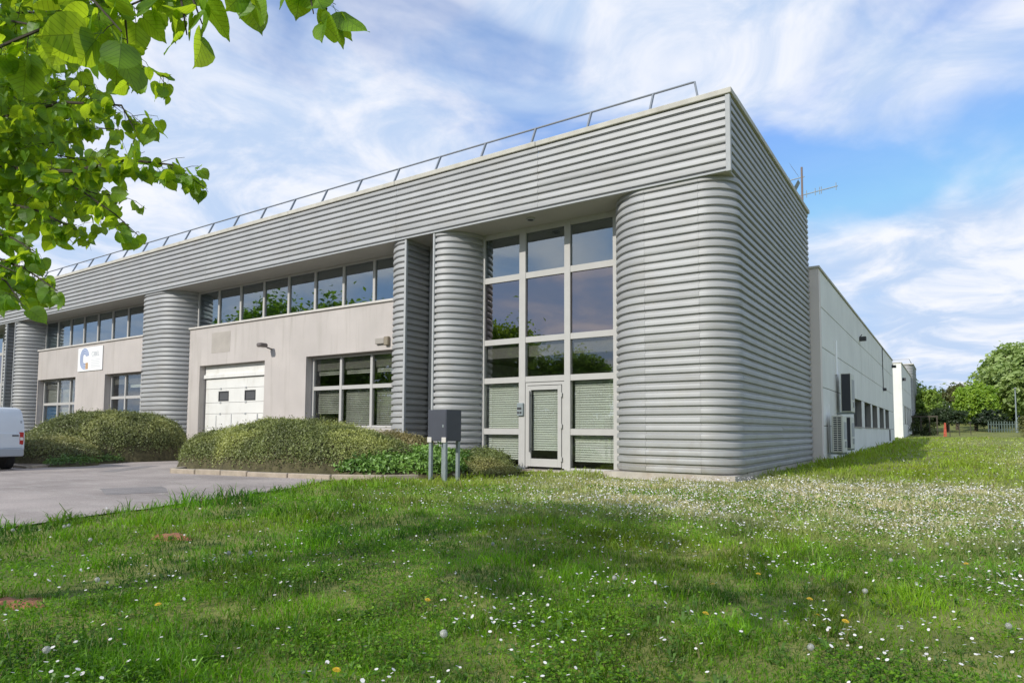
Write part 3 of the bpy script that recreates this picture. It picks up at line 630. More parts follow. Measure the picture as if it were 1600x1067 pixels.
b = MB(); b.box(-.6, HX+.004, HY0+.01, HY0+.40, -.2, HT); H_(b.build('corner_pier', M['concrete2']))
b = MB(); b.bbox(-.3, HX+.05, HY0-.03, HY1+.05, HT+.002, HT+.09, .01); H_(b.build('coping', M['coping']))
b = MB(); b.box(XL, -.32, HY0, HY1, 6.6, 6.8); H_(b.build('roof', M['roof'])); b = MB(); b.box(XL, -.06, HY1-.15, HY1, -.2, HT); H_(b.build('back_wall', M['concrete']))
for (o0, o1) in OPN:
    f = MB(); f.box(.0, .05, o0+.003, o0+.06, 1.41, 2.79); f.box(.0, .05, o1-.06, o1-.003, 1.41, 2.79); f.box(.0, .05, o0+.06, o1-.06, 2.73, 2.79); f.box(.0, .05, o0+.06, o1-.06, 1.41, 1.47); f.box(.0, .05, (o0+o1)/2-.03, (o0+o1)/2+.03, 1.47, 2.73)
    w = H_(f.build('window', M['alu_dark'])); g = MB(); g.box(.02, .03, o0+.06, o1-.06, 1.47, 2.73); g.build('pane', M['glass'], w)
    s = MB(); s.bbox(.051, HX+.05, o0-.03, o1+.03, 1.395, 1.44, .008); s.build('window_sill', M['plinth'], w)
b = MB(); b.box(-3, -2.9, HY0+.5, HY1-.2, .0, 6.5); H_(b.build('interior_wall', M['interior']))
for (y, z, nm) in ((23.2, 6.05, 'dark floodlight high on the long hall wall nearest the office'), (46.6, 6.55, 'small dark floodlight at the far end of the hall wall')):
    b = MB(); b.bbox(HX, HX+.32, y-.14, y+.14, z-.12, z+.10, .02); b.tube([(HX, y, z+.05), (HX+.12, y, z+.22)], .02, 6); tag(b.build('wall_lamp', M['dark']), nm, 'lamp')
b = MB(); b.tube([(HX+.03, 37.2, HT), (HX+.03, 37.2, 4.2)], .025, 6); b.bbox(HX, HX+.22, 37.05, 37.35, 4.05, 4.25, .02); tag(b.build('alarm_box', M['dark']), 'small dark box on a cable down the middle of the hall wall', 'wall box')
b = MB(); b.tube([(HX+.04, 41.9, 1.36), (HX+.04, 41.9, .5)], .04, 8); tag(b.build('drain_pipe', M['dark']), 'short dark pipe below the last hall window', 'pipe')
b = MB(); b.box(HX, HX+.05, 14.0, 14.35, 3.5, 4.9); b.box(HX, HX+.045, 11.75, 11.85, .3, 2.2); tag(b.build('cable_duct', M['white_plate']), 'white cable duct rising above the upper air conditioning unit', 'duct')
def ac_unit(y0, y1, x0, x1, z0, z1, dark_front, label):
    root = empty('air_conditioner', ((x0+x1)/2, (y0+y1)/2, z0)); off = (-(x0+x1)/2, -(y0+y1)/2, -z0)
    tag(root, label, 'air conditioner', 'air conditioning units on the hall wall')
    def A(o): o.parent = root; o.location = off; return o
    A(MB().bbox(x0, x1, y0, y1, z0, z1, .025).build('casing', M['ac']))
    if dark_front:
        A(MB().box(x0+.03, x1-.03, y0-.012, y0, z0+.04, z1-.04).build('fan_grille', M['ac_dark']))
    else:
        g = A(MB().box(x0+.05, x1-.05, y0-.008, y0-.001, z0+.06, z1-.06).build('fan_grille', M['ac_dark']))
        b = MB(); n = 16
        for k in range(n+1):
            z = z0+.06+(z1-z0-.12)*k/n; b.box(x0+.05, x1-.05, y0-.022, y0-.008, z-.014, z+.014)
        for t in (0, .5, 1): xx = x0+.05+(x1-x0-.1)*t; b.box(xx-.012, xx+.012, y0-.026, y0-.022, z0+.06, z1-.06)
        b.build('grille_bars', M['ac'], g)
    b = MB(); b.box(HX, x1, y0+.12, y0+.17, z0-.06, z0-.002); b.box(HX, x1, y1-.17, y1-.12, z0-.06, z0-.002); b.box(HX, HX+.04, y0+.12, y0+.17, z0-.5, z0-.06) if z0 > 1 else None
    A(b.build('bracket', M['galv']))
    b = MB(); b.box(x1, x1+.012, y0+.2, y1-.1, z0+.5, z1-.25); b.bbox(x1, x1+.05, (y0+y1)/2-.12, (y0+y1)/2+.12, z0+.2, z0+.42, .01); A(b.build('service_cover', M['trim']))
    b = MB(); b.tube([(x0+.15, y1, z0+.25), (x0+.1, y1+.25, z0+.2), (HX+.03, y1+.35, z0+.6)], .03, 6); A(b.build('refrigerant_pipe', M['white_plate']))
ac_unit(11.3, 12.35, .48, .86, .42, 1.80, False, 'lower cream air conditioning unit with slatted fan grille near the ground')
ac_unit(14.0, 15.1, .48, .86, 1.98, 3.55, True, 'upper wall mounted air conditioning unit with dark front')
ac_unit(14.2, 15.3, .46, .80, .5, 1.8, True, 'third air conditioning unit standing below the upper one')

# ------------------------------------------------------------------ next buildings along the lawn
nb = empty('neighbouring_hall', (-5, 70, .5)); NO = Vector((5, -70, -.5)); tag(nb, 'second pale concrete hall beyond the gap with a narrow window band', 'building')
def N_(o, par=None):
    o.parent = par or nb
    if par is None: o.location = NO
    return o
def npanel(y0, y1, z0, z1): N_(MB().bbox(.2, .3, y0+.012, y1-.012, z0+.012, z1-.012, .012).build('panel', M['concrete']))
for (z0, z1) in ((0, 2.0), (3.9, 5.6), (5.6, 8.0)):
    for y0, y1 in ((60.35, 67), (67, 79)): npanel(y0, y1, z0, z1)
for y0, y1 in ((60.35, 63.5), (66.5, 67.5), (70.3, 71.3), (74.1, 75.1), (78, 79)): npanel(y0, y1, 2.0, 3.9)
N_(MB().box(-.2, .195, 60.02, 79, 0, 1.99).box(-.2, .195, 60.02, 79, 3.91, 8).build('wall_core', M['joint']))
N_(MB().box(-25, .3, 60, 60.34, 0, 8.0).build('front_wall', M['concrete'])); N_(MB().box(-25, .36, 59.95, 79, 8.003, 8.1).build('coping', M['coping']))
for y0, y1 in ((63.5, 66.5), (67.5, 70.3), (71.3, 74.1), (75.1, 78)):
    w = N_(MB().box(.05, .1, y0, y0+.08, 2, 3.9).box(.05, .1, y1-.08, y1, 2, 3.9).box(.05, .1, y0, y1, 3.8, 3.9).box(.05, .1, y0, y1, 2, 2.1).build('window', M['alu_dark'])); MB().box(.06, .07, y0+.08, y1-.08, 2.1, 3.8).build('pane', M['glass'], w)
tag(MB().bbox(.3, .62, 60.9, 61.2, 6.3, 6.6, .02).build('wall_lamp', M['dark']), 'dark floodlight on the second pale hall', 'lamp')
tw = empty('ribbed_tower', (-5, 84, .8)); tag(tw, 'distant grey ribbed office end beyond the second hall', 'building')
for segs in ([('line', (-22, 79.1), (-.1, 79.1), FRONT), ('arc', (-.1, 79.8), .7, .7, 270, 360, 8), ('line', (.6, 79.8), (.6, 88), SIDE)],):
    o = cladding(segs, .5, 9.5); o.parent = tw; o.location = (5, -84, -.8)
o = MB().bbox(-22, .66, 79.0, 88, 9.502, 9.62, .02).build('coping', M['coping'], tw); o.location = (5, -84, -.8)
b = MB(); b.tube([(-3.2, 79.3, 9.6), (-3.0, 79.4, 10.2), (-2.0, 79.4, 10.2), (.2, 79.4, 10.2), (.4, 79.4, 9.6)], .03, 6); b.tube([(.2, 79.4, 10.2), (.2, 87, 10.2)], .03, 6); o = b.build('rail', M['grey_metal'], tw); o.location = (5, -84, -.8)

# ------------------------------------------------------------------ mailbox on legs
mb = empty('mailbox', (-5.72, -3.42, 0)); tag(mb, 'dark grey mailbox cabinet on four galvanised legs in front of the entrance', 'mailbox')
MB().bbox(-.275, .275, -.275, .275, .93, 1.65, .008).build('cabinet', M['box'], mb)
o = MB().box(-.25, .25, -.279, -.2755, .96, 1.62).build('cabinet_door', M['box'], mb)
MB().box(.16, .2, -.285, -.279, 1.25, 1.31).build('lock', M['galv'], o)
for sx, sy in ((-1, -1), (1, -1), (-1, 1), (1, 1)):
    MB().bbox(sx*.215-.04, sx*.215+.04, sy*.23-.04, sy*.23+.04, -.1, .929, .008).build('leg', M['galv'], mb)
    if sy < 0: MB().bbox(sx*.215-.065, sx*.215+.065, -.30, -.277, .90, 1.02, .008).build('bracket', M['sill'], mb)

# ------------------------------------------------------------------ parked van, seen from behind
van = empty('parked_van', (-19.6, -8.5, 0.022)); tag(van, 'white panel van parked at the left edge with red tail light', 'van')
def van_body():
    # side profile (x along the van, rear at +2.3), z
    prof = [(2.26, .42), (2.30, .62), (2.295, 1.0), (2.25, 1.35), (2.18, 1.66), (2.10, 1.75), (1.8, 1.80), (0, 1.84), (-.7, 1.82), (-1.05, 1.72), (-1.65, 1.18), (-2.2, 1.02), (-2.42, .8), (-2.45, .42), (-1.95, .36), (-1.9, .52), (-1.72, .70), (-1.5, .75), (-1.28, .70), (-1.1, .52), (-1.05, .34), (1.0, .34), (1.05, .52), (1.22, .70), (1.45, .75), (1.68, .70), (1.85, .52), (1.9, .38)]
    prof = [(x, z*.95) for x, z in prof]
    b = MB(); secs = []
    for y, s in ((-.88, .0), (-.86, .03), (0, .05), (.86, .03), (.88, .0)):
        ring = []
        for (x, z) in prof:
            k = max(0, (z-.95)/.85); yy = y*(1-.10*k*k)
            xx = x + (-.02 if x > 2 and abs(y) > .8 else 0)
            ring.append((xx, yy, z + (0 if z < 1.6 else s*.6)))
        secs.append(ring)
    n = len(prof)
    for r in secs: b.v += r
    for k in range(len(secs)-1):
        for i in range(n):
            j = (i+1) % n; b.f.append((k*n+i, k*n+j, (k+1)*n+j, (k+1)*n+i)); b.m.append(0)
    b.f.append(tuple(range(n-1, -1, -1))); b.f.append(tuple((len(secs)-1)*n+i for i in range(n))); b.m += [0, 0]
    return b
van_body().build('body', M['van'], van, smooth=35)
for sy in (-1, 1):
    b = MB(); b.bbox(2.255, 2.30, sy*.80-.055, sy*.80+.055, .70, 1.04, .015); l = b.build('tail_light', M['red_lens'], van); MB().box(2.299, 2.306, sy*.80-.035, sy*.80+.035, .82, .90).build('reverse_lens', M['white_lens'], l)
    for x in (1.45, -1.5):
        b = MB(); b.tube([(x, sy*.86, .31), (x, sy*.66, .31)], .31, 20); w = b.build('wheel', M['tyre'], van, smooth=40); b = MB(); b.tube([(x, sy*.865, .31), (x, sy*.86, .31)], .19, 16); b.build('rim', M['rim'], w)
    d_ = MB(); d_.box(2.288, 2.304, sy*.42-.40, sy*.42+.40, .62, .66); d_ = MB()
    d_.bbox(2.20, 2.297, sy*.43-.385, sy*.43+.385, .60, 1.02, .02)
    o = d_.build('rear_door', M['van'], van)
    MB().box(2.297, 2.312, sy*.43+(.15 if sy > 0 else -.05), sy*.43+(.30 if sy > 0 else .05), .93, .965).build('handle', M['dark'], o)
    b = MB(); b.bbox(2.16, 2.235, sy*.80-.02, sy*.80+.02, 1.28, 1.36, .01); b.build('door_hinge', M['bumper'], van)
b = MB(); b.bbox(2.2, 2.36, -.86, .86, .38, .60, .03); b.build('bumper', M['bumper'], van)
b = MB(); b.quad((-1.02, -.70, 1.60), (-1.02, .70, 1.60), (-1.58, .76, 1.16), (-1.58, -.76, 1.16)); b.build('windscreen', M['van_glass'], van); bpy.data.objects['windscreen'].location = (-.03, 0, .03)
for sy in (-1, 1):
    b = MB(); b.quad((-.95, sy*.865, 1.55), (-.25, sy*.86, 1.58), (-.25, sy*.885, 1.08), (-1.35, sy*.885, 1.08)); b.build('side_window', M['van_glass'], van)

# ------------------------------------------------------------------ foliage tools
def leaf_quads(C, Nrm, size, aspect=.6, jit=.5, rng=RNG):
    """rhombic leaves: C centres (n,3), Nrm facing (n,3), size (n,)"""
    n = len(C); nn = Nrm + jit*rng.normal(size=(n, 3)); nn /= np.linalg.norm(nn, axis=1, keepdims=True)
    a = rng.normal(size=(n, 3)); a -= nn*(a*nn).sum(1, keepdims=True); a /= np.linalg.norm(a, axis=1, keepdims=True); b = np.cross(nn, a)
    s = size[:, None]*.5; bend = nn*s*.25
    V = np.stack([C-a*s-bend, C+b*s*aspect, C+a*s-bend, C-b*s*aspect], 1).reshape(-1, 3)
    F = np.arange(n*4).reshape(n, 4); return V, F
def crown_mesh(name, lobes, n, size, material, cols, rng, shell=.55, jit=.7, clump=.16, tier=0):
    """lobes: (cx,cy,cz,rx,ry,rz); leaves gather in clumps on and inside the lobes"""
    vol = np.array([l[3]*l[4]+l[4]*l[5]+l[3]*l[5] for l in lobes]); vol /= vol.sum(); Cs = []; Ns = []; Ks = []
    for l, w in zip(lobes, vol):
        k = max(30, int(n*w)); nc = max(8, k//26)
        d = rng.normal(size=(nc, 3)); d /= np.linalg.norm(d, axis=1, keepdims=True); d[:, 2] = np.where(d[:, 2] < -.85, -d[:, 2]*.4, d[:, 2])
        rr = shell + (1-shell)*rng.random(nc)**.6; rr *= 1+.13*rng.normal(size=nc)
        cc = d*rr[:, None]; pick = rng.integers(0, nc, k)
        p = cc[pick] + clump*rng.normal(size=(k, 3)); nrm = d[pick]*.8 + np.array([0, 0, .6])
        Cs.append(p*np.array(l[3:6])+np.array(l[:3])); Ns.append(nrm); Ks.append(rng.random(nc)[pick]*.75 + .25*rng.random(k))
    C = np.concatenate(Cs); Nr = np.concatenate(Ns); K = np.concatenate(Ks)
    V, F = leaf_quads(C, Nr, size*rng.uniform(.6, 1.3, len(C)), .62, jit, rng)
    c0, c1 = np.array(cols[0]), np.array(cols[1]); col = c0 + (c1-c0)*K[:, None]; return np_mesh(name, V, F, material, False, np.repeat(col, 4, 0))
M['leaf_thin'] = leafmat('thin_leaves', None, None, (1.6, 1.7, .7), tw=.5, use_attr=True, gloss=.03)
M['leaf_tint'] = leafmat('tinted_leaves', None, None, (1.5, 1.6, .8), tw=.3, use_attr=True, gloss=.04)
def trunk_mesh(h, r, limbs, rng, lean=(0, 0)):
    b = MB(); b.tube([(0, 0, -.3), (lean[0]*.3, lean[1]*.3, h*.35), (lean[0], lean[1], h)], r, 9, r1=r*.5)
    for _ in range(limbs):
        a = rng.uniform(0, 6.28); z = h*rng.uniform(.45, .95); L = h*rng.uniform(.25, .5); el = rng.uniform(.4, 1.0)
        x, y = lean[0]*z/h, lean[1]*z/h
        b.tube([(x, y, z), (x+math.cos(a)*L*.5, y+math.sin(a)*L*.5, z+L*.45*el), (x+math.cos(a)*L, y+math.sin(a)*L, z+L*el)], r*.38, 6, r1=r*.1)
    return b.mesh('trunk', M['bark'], 60)
def tree(name, loc, label, trunk, crown, group=None, rz=0, s=1.0, cat='tree'):
    t = empty(name, loc, rz); t.scale = (s, s, s); tag(t, label, cat, group); link('trunk', trunk, t); link('crown', crown, t); return t
rg = np.random.default_rng(3)
# ---- trees far right, each its own
def g_(x, y): return float(terrain(x, y))
def lobes_dome(rx, rz, cz, k, rng, spread=.55):
    out = [(0, 0, cz, rx*.78, rx*.78, rz*.78)]
    for i in range(k):
        a = rng.uniform(0, 6.28); e = rng.uniform(-.35, 1.1); q = spread
        out.append((rx*q*math.cos(a)*math.cos(e), rx*q*math.sin(a)*math.cos(e), cz+rz*q*math.sin(e), rx*rng.uniform(.3, .5), rx*rng.uniform(.3, .5), rz*rng.uniform(.25, .4)))
    return out
def bg_tree(name, x, y, label, rx, rz, cz, n, size, cols, seed, cat='tree', th=None, shell=.6, clump=.12):
    r = np.random.default_rng(seed); t = tree(name, (x, y, g_(x, y)), label, trunk_mesh(th or cz, .05*rx+.1, 6, random.Random(seed)), crown_mesh('crown', lobes_dome(rx, rz, cz, 9, r), n, size, M['leaf_tint'], cols, r, shell=shell, clump=clump), cat=cat); return t
bg_tree('broad_tree', 14.0, 98, 'huge dome shaped pale green tree at the right edge', 7.4, 6.4, 6.4, 30000, .66, ((.19, .28, .075), (.38, .47, .17)), 21, clump=.08, shell=.85)
bg_tree('round_tree', 7.0, 89, 'bright yellow green round tree left of the huge dome tree', 2.8, 3.1, 3.6, 12000, .38, ((.14, .26, .02), (.34, .48, .05)), 22, shell=.8)
bg_tree('small_tree', 1.75, 84, 'small light green tree right of the distant buildings', 1.9, 2.3, 3.4, 8000, .33, ((.12, .21, .03), (.27, .38, .06)), 23, shell=.8)
bg_tree('dark_shrub', 3.9, 83, 'low dark green spreading shrub between the small tree and the round tree', 2.7, 1.5, 1.9, 6500, .28, ((.022, .045, .016), (.06, .09, .035)), 24, 'shrub')
bg_tree('dark_shrub', 1.2, 80, 'dull green shrub behind the dark framed hedge panel', 1.4, 1.1, 1.6, 3000, .25, ((.04, .065, .02), (.08, .11, .04)), 25, 'shrub')
bg_tree('thin_tree', 5.0, 95, 'thin brownish green tree rising behind the dark shrub', 2.0, 2.6, 4.6, 2600, .32, ((.09, .10, .03), (.17, .18, .06)), 26, shell=.3)
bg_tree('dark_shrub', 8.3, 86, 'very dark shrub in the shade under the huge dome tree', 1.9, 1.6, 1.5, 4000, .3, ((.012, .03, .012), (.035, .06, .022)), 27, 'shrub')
bg_tree('olive_bush', 11.6, 68, 'olive bush cut off by the right edge of the picture', 2.2, 1.5, 1.1, 8000, .16, ((.12, .13, .045), (.24, .24, .09)), 28, 'shrub')
bg_tree('hedge_tree', 20, 104, 'green tree standing right of the huge dome tree', 6, 5, 5, 7000, .55, ((.06, .12, .03), (.14, .21, .07)), 29)
bg_tree('hedge_tree', -3, 112, 'green tree hidden mostly behind the distant ribbed building', 6, 4, 4.4, 6000, .5, ((.05, .10, .025), (.11, .17, .05)), 30)
bg_tree('hedge_tree', 10, 112, 'deep green tree behind the yellow green round tree', 6, 3.4, 3.2, 6000, .5, ((.03, .07, .02), (.08, .13, .04)), 31)
r = np.random.default_rng(45); me = crown_mesh('distant_hedge', [(x_, 118+6*math.sin(x_*.7), 2.6+1.2*math.sin(x_*.31), 5, 3, 2.6+.9*math.sin(x_*.9)) for x_ in range(-40, 80, 6)], 42000, .6, M['leaf_tint'], ((.06, .11, .03), (.18, .25, .08)), r)
o = link('distant_hedge', me); o.location = (0, 0, 2.0); tag(o, 'far off belt of green trees closing the lawn', 'trees', kind='stuff')
# framed ivy panel, red board, posts, green fence, lamp post
fr = empty('overgrown_trellis', (1.85, 70, g_(1.85, 70))); tag(fr, 'dark timber frame overgrown with dark green creeper beside the far hall', 'fence')
for x in (-1.15, -.35, .45, 1.15): MB().box(x-.06, x+.06, -.06, .06, -.2, 2.05).build('post', M['old_wood'], fr)
MB().box(-1.25, 1.25, -.07, .07, 2.051, 2.2).build('top_beam', M['old_wood'], fr)
r = np.random.default_rng(40); me = crown_mesh('creeper', [(-.5, .15, .7, .9, .35, .8), (.5, .15, .8, .8, .35, .8), (-.9, -.1, .9, .4, .3, .7), (0, .1, .25, 1.3, .4, .35)], 2600, .16, M['leaf_tint'], ((.03, .05, .018), (.10, .13, .04)), r); link('creeper', me, fr)
rb = empty('red_barrier', (3.7, 67, g_(3.7, 67))); tag(rb, 'upright red board leaning beside the dark framed hedge', 'barrier'); o = MB().box(-.14, .02, -.03, .03, -.1, 1.45).build('board', M['red_paint'], rb); o.rotation_euler = (0, .06, 0); o = MB().box(.06, .15, -.02, .02, -.1, 1.3).build('board', M['red_paint'], rb); o.rotation_euler = (0, -.03, 0)
for i, (x, y, lb) in enumerate(((4.1, 66, 'nearest thin dark post beside the red board'), (4.95, 69, 'middle thin dark post on the far lawn'), (6.0, 72, 'rightmost thin dark post on the far lawn'))):
    p_ = MB().tube([(.05, 0, -.2), (0, 0, 1.3)], .04, 7).box(-.06, .06, -.06, .06, 1.3, 1.34).build('fence_post', M['old_wood']); p_.location = (x, y, g_(x, y)); tag(p_, lb, 'post', 'thin posts on the far lawn')
fg = empty('mesh_fence', (9.6, 84, g_(9.6, 84))); tag(fg, 'grey green paling fence below the huge dome tree', 'fence')
for k in range(12): MB().box(-1.5+k*.26-.05, -1.5+k*.26+.05, -.03, .03, -.1, 1.35).build('pale', M['fence_green'], fg)
MB().box(-1.6, 1.5, .035, .08, .95, 1.05).box(-1.6, 1.5, .035, .08, .3, .4).build('fence_rail', M['fence_green'], fg)
lp = empty('lamp_post', (10.7, 82, g_(10.7, 82))); tag(lp, 'slim grey lamp post in front of the huge dome tree', 'lamp post'); MB().tube([(0, 0, -.3), (0, 0, 5.2)], .09, 8, r1=.06).build('post', M['galv'], lp); MB().bbox(-.12, .12, -.45, .05, 5.2, 5.32, .02).build('lamp_head', M['grey_metal'], lp)

# ---- trees across the yard behind the camera: they throw the foreground shade and stand in the window reflections
r1 = np.random.default_rng(51)
yard_tr = [(trunk_mesh(6, .28, 9, random.Random(i)), crown_mesh('crown', lobes_dome(4.6, 5.7, 5.3, 13, np.random.default_rng(60+i), .62) + [(0, 0, 1.6, 4.4, 4.4, 1.8)], 15000, .42, M['leaf_thin'], ((.09, .18, .02), (.26, .38, .06)), np.random.default_rng(70+i), shell=.5)) for i in range(3)]
for i, (x, y, s, lb) in enumerate([(-1.5, -34, .82, 'tall'), (6.5, -34, .84, 'tall'), (-9, -35, .80, 'mid'), (14, -35, .85, 'tall'), (-17, -37, .84, 'mid'), (-24.5, -35, .86, 'mid'), (-31, -33, 1.12, 'tall'), (-38, -37, .98, 'mid'), (-40, -23, 1.28, 'tall'), (-48.5, -22, 1.34, 'tall'), (-57, -23, 1.2, 'tall'), (22, -36, 1.1, 'tall'), (-74, -38, 1.3, 'tall'), (-86, -40, 1.2, 'tall')]):
    tree('yard_tree', (x, y, 0), ['leafy tree across the yard mirrored in the entrance glazing', 'leafy tree across the yard behind the viewer', 'tall tree across the yard mirrored in the upper strip windows'][2 if x < -39 else 0 if x < -20 else 1], *yard_tr[i % 3], group='trees across the yard mirrored in the glazing', rz=i*1.3, s=s)

# ------------------------------------------------------------------ shrubs in the beds
def mound(name, lobes, n, size, cols, label, seed, base=.07, topcol=None):
    """low shrub: woody core plus a coat of small leaves; lobes (cx,cy,rx,ry,h,rot)"""
    r = np.random.default_rng(seed); cx = sum(l[0] for l in lobes)/len(lobes); cy = sum(l[1] for l in lobes)/len(lobes)
    root = empty(name, (cx, cy, base)); tag(root, label, 'shrub')
    def hgt(x, y):
        h = np.zeros(np.shape(x))
        for (a, b, rx, ry, hh, rot) in lobes:
            c, s = math.cos(rot), math.sin(rot); u = ((x-a)*c+(y-b)*s)/rx; v = (-(x-a)*s+(y-b)*c)/ry
            q = np.clip(1-(u*u+v*v), 0, 1); h = np.maximum(h, hh*q**.33)
        return h*(1+.035*fnoise(x, y, 1.1, seed)+.04*fnoise(x, y, .4, seed+3)+.04*fnoise(x, y, .17, seed+7))
    x0 = min(l[0]-max(l[2], l[3]) for l in lobes); x1 = max(l[0]+max(l[2], l[3]) for l in lobes); y0 = min(l[1]-max(l[2], l[3]) for l in lobes); y1 = max(l[1]+max(l[2], l[3]) for l in lobes)
    g = np.meshgrid(np.linspace(x0, x1, 70), np.linspace(y0, y1, 70)); H = hgt(*g)
    V = np.stack([g[0]-cx, g[1]-cy, H*.86-.12], -1).reshape(-1, 3); I = np.arange(4900).reshape(70, 70)
    F = np.stack([I[:-1, :-1], I[:-1, 1:], I[1:, 1:], I[1:, :-1]], -1).reshape(-1, 4); keep = (H.reshape(-1)[F] > .01).any(1)
    link('woody_core', np_mesh('woody_core', V, F[keep], M['core'], True), root)
    # sample the coat: by area, including the steep flanks
    m = n*5; x = r.uniform(x0, x1, m); y = r.uniform(y0, y1, m); e = .03; h = hgt(x, y); gx = (hgt(x+e, y)-hgt(x-e, y))/(2*e); gy = (hgt(x, y+e)-hgt(x, y-e))/(2*e)
    w = np.sqrt(1+np.clip(gx*gx+gy*gy, 0, 30)); ok = (h > .03) & (r.random(m) < w/w[h > .03].mean()*.5 if True else True)
    idx = np.nonzero(ok)[0][:n]; x, y, h, gx, gy = x[idx], y[idx], h[idx], gx[idx], gy[idx]
    nr = np.stack([-gx, -gy, np.ones_like(gx)], 1); nr /= np.linalg.norm(nr, axis=1, keepdims=True)
    dep = r.random(len(x)); z = h*(1-.0*dep); C = np.stack([x-cx, y-cy, z], 1) - nr*(dep[:, None]*.09) + nr*(.04*np.maximum(0, r.normal(size=(len(x), 1))) + .16*(r.random((len(x), 1))**28)) + np.array([0, 0, .10])*(r.random((len(x), 1)) < .02)*r.random((len(x), 1))
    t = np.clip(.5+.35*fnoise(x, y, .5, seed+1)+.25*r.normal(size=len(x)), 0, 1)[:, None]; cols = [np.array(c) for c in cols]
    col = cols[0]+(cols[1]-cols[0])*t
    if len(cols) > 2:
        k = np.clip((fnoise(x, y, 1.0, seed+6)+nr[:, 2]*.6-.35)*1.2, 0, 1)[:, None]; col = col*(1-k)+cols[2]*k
    Vv, Ff = leaf_quads(C, nr*.8+np.array([0, 0, .35]), size*r.uniform(.6, 1.4, len(x)), .55, .75, r)
    link('foliage', np_mesh('foliage', Vv, Ff, M['shrub_olive'], False, np.repeat(col, 4, 0)), root)
    return root
M['core'] = mat('shrub_core', (.085, .075, .035), .95, var=.4, vscale=9, bump=.8, bscale=14)
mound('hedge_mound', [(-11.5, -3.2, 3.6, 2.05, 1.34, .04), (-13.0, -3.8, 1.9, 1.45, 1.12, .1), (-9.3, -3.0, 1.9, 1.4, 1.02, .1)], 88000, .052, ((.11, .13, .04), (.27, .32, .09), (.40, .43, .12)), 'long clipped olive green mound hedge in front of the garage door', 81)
mound('low_shrub', [(-10.3, -.6, 1.9, 1.2, 1.02, 0)], 20000, .055, ((.12, .11, .04), (.27, .25, .09), (.32, .27, .11)), 'brownish olive shrub below the lower window beside the ribbed pier', 82)
mound('ground_cover', [(-7.9, -3.2, 1.2, 1.15, .52, .3), (-7.0, -2.6, 1.0, 1.1, .50, .3), (-8.0, -1.5, 1.6, 1.2, .62, 0)], 9000, .12, ((.06, .14, .015), (.18, .34, .05), (.22, .38, .07)), 'bright green leafy ground cover to the left of the mailbox', 83)
mound('spreading_shrub', [(-6.7, -.9, 1.0, 1.05, .40, .4), (-7.2, .1, .9, .8, .58, 0), (-5.95, -1.2, .75, .8, .22, .2)], 14000, .05, ((.09, .12, .03), (.22, .27, .07), (.30, .29, .09)), 'low spreading shrub between the mailbox and the entrance door', 84)
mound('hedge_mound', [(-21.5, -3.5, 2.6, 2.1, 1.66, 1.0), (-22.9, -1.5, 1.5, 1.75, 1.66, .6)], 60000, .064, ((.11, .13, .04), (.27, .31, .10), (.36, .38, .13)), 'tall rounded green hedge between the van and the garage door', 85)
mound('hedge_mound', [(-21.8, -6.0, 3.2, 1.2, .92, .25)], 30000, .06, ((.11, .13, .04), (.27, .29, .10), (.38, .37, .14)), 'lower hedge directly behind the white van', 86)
mound('weed_patch', [(-18.5, -5.9, .6, .9, .22, .5), (-19.4, -4.6, .5, .8, .2, .5)], 2500, .07, ((.06, .14, .02), (.16, .26, .05)), 'green weeds at the kerb right of the white van', 87)

# ------------------------------------------------------------------ lawn: soil patches, grass, clover, flowers
SOIL_SPOTS = [((265, 840), .42, .2), ((20, 941), .34, .26)]
def px_ground(px, py):
    d = _f + (px-800)/CF*_r - (py-533.5-SHIFT)/CF*_u; t = -CAM[2]/d[2]; return CAM + t*d
SPOTS = []
for i, ((px, py), ra, rb) in enumerate(SOIL_SPOTS):
    q = px_ground(px, py); SPOTS.append((q[0], q[1], ra, rb)); b = MB(); n = 22; c = len(b.v)
    r_ = random.Random(i); ring = [(q[0]+ra*math.cos(a)*k, q[1]+rb*math.sin(a)*k) for a, k in [(2*math.pi*j/n, r_.uniform(.62, 1.12)) for j in range(n)]]
    b.v.append((q[0], q[1], g_(q[0], q[1])+.026)); b.v += [(x, y, g_(x, y)-.005) for x, y in ring]; b.v += [(q[0]+(x-q[0])*.55, q[1]+(y-q[1])*.55, g_(x, y)+.022+r_.uniform(-.012, .012)) for x, y in ring]
    for j in range(n):
        k = (j+1) % n; b.f.append((1+j, 1+k, 1+n+k, 1+n+j)); b.f.append((0, 1+n+j, 1+n+k)); b.m += [0, 0]
    o = b.build('mole_hill', M['redsoil'], smooth=60); tag(o, ('flat reddish bare soil mound in the lawn near the asphalt', 'reddish bare soil mound at the left edge of the lawn')[i], 'soil mound')
CIRC = [(-5.2, .2)]
def lawn_ok(x, y):
    ok = x > np.where(y < -4.76, edge_x(y) - .06 + .10*np.sin(y*9)+.06*np.sin(y*23), -8.0)
    ok &= ~in_poly(x, y, BED2)
    ok &= ~((y > -4.9) & (x < -8))
    ok &= ~((x < .02) & (y > .05) & (y < 10.3) & (x > -60) & ~((x > -8.0) & (x < -3.5) & (y < .95)))
    ok &= ~((x > -3.3) & (x < -.25) & (y > -.02) & (y < 10)); ok &= ~((y >= 10.2) & (x < .33) & (y < 47.7))
    ok &= ~((y > 59.9) & (x < .6) & (y < 90))
    for (sx, sy, ra, rb) in SPOTS: ok &= ((x-sx)/ra)**2+((y-sy)/rb)**2 > .3
    return ok
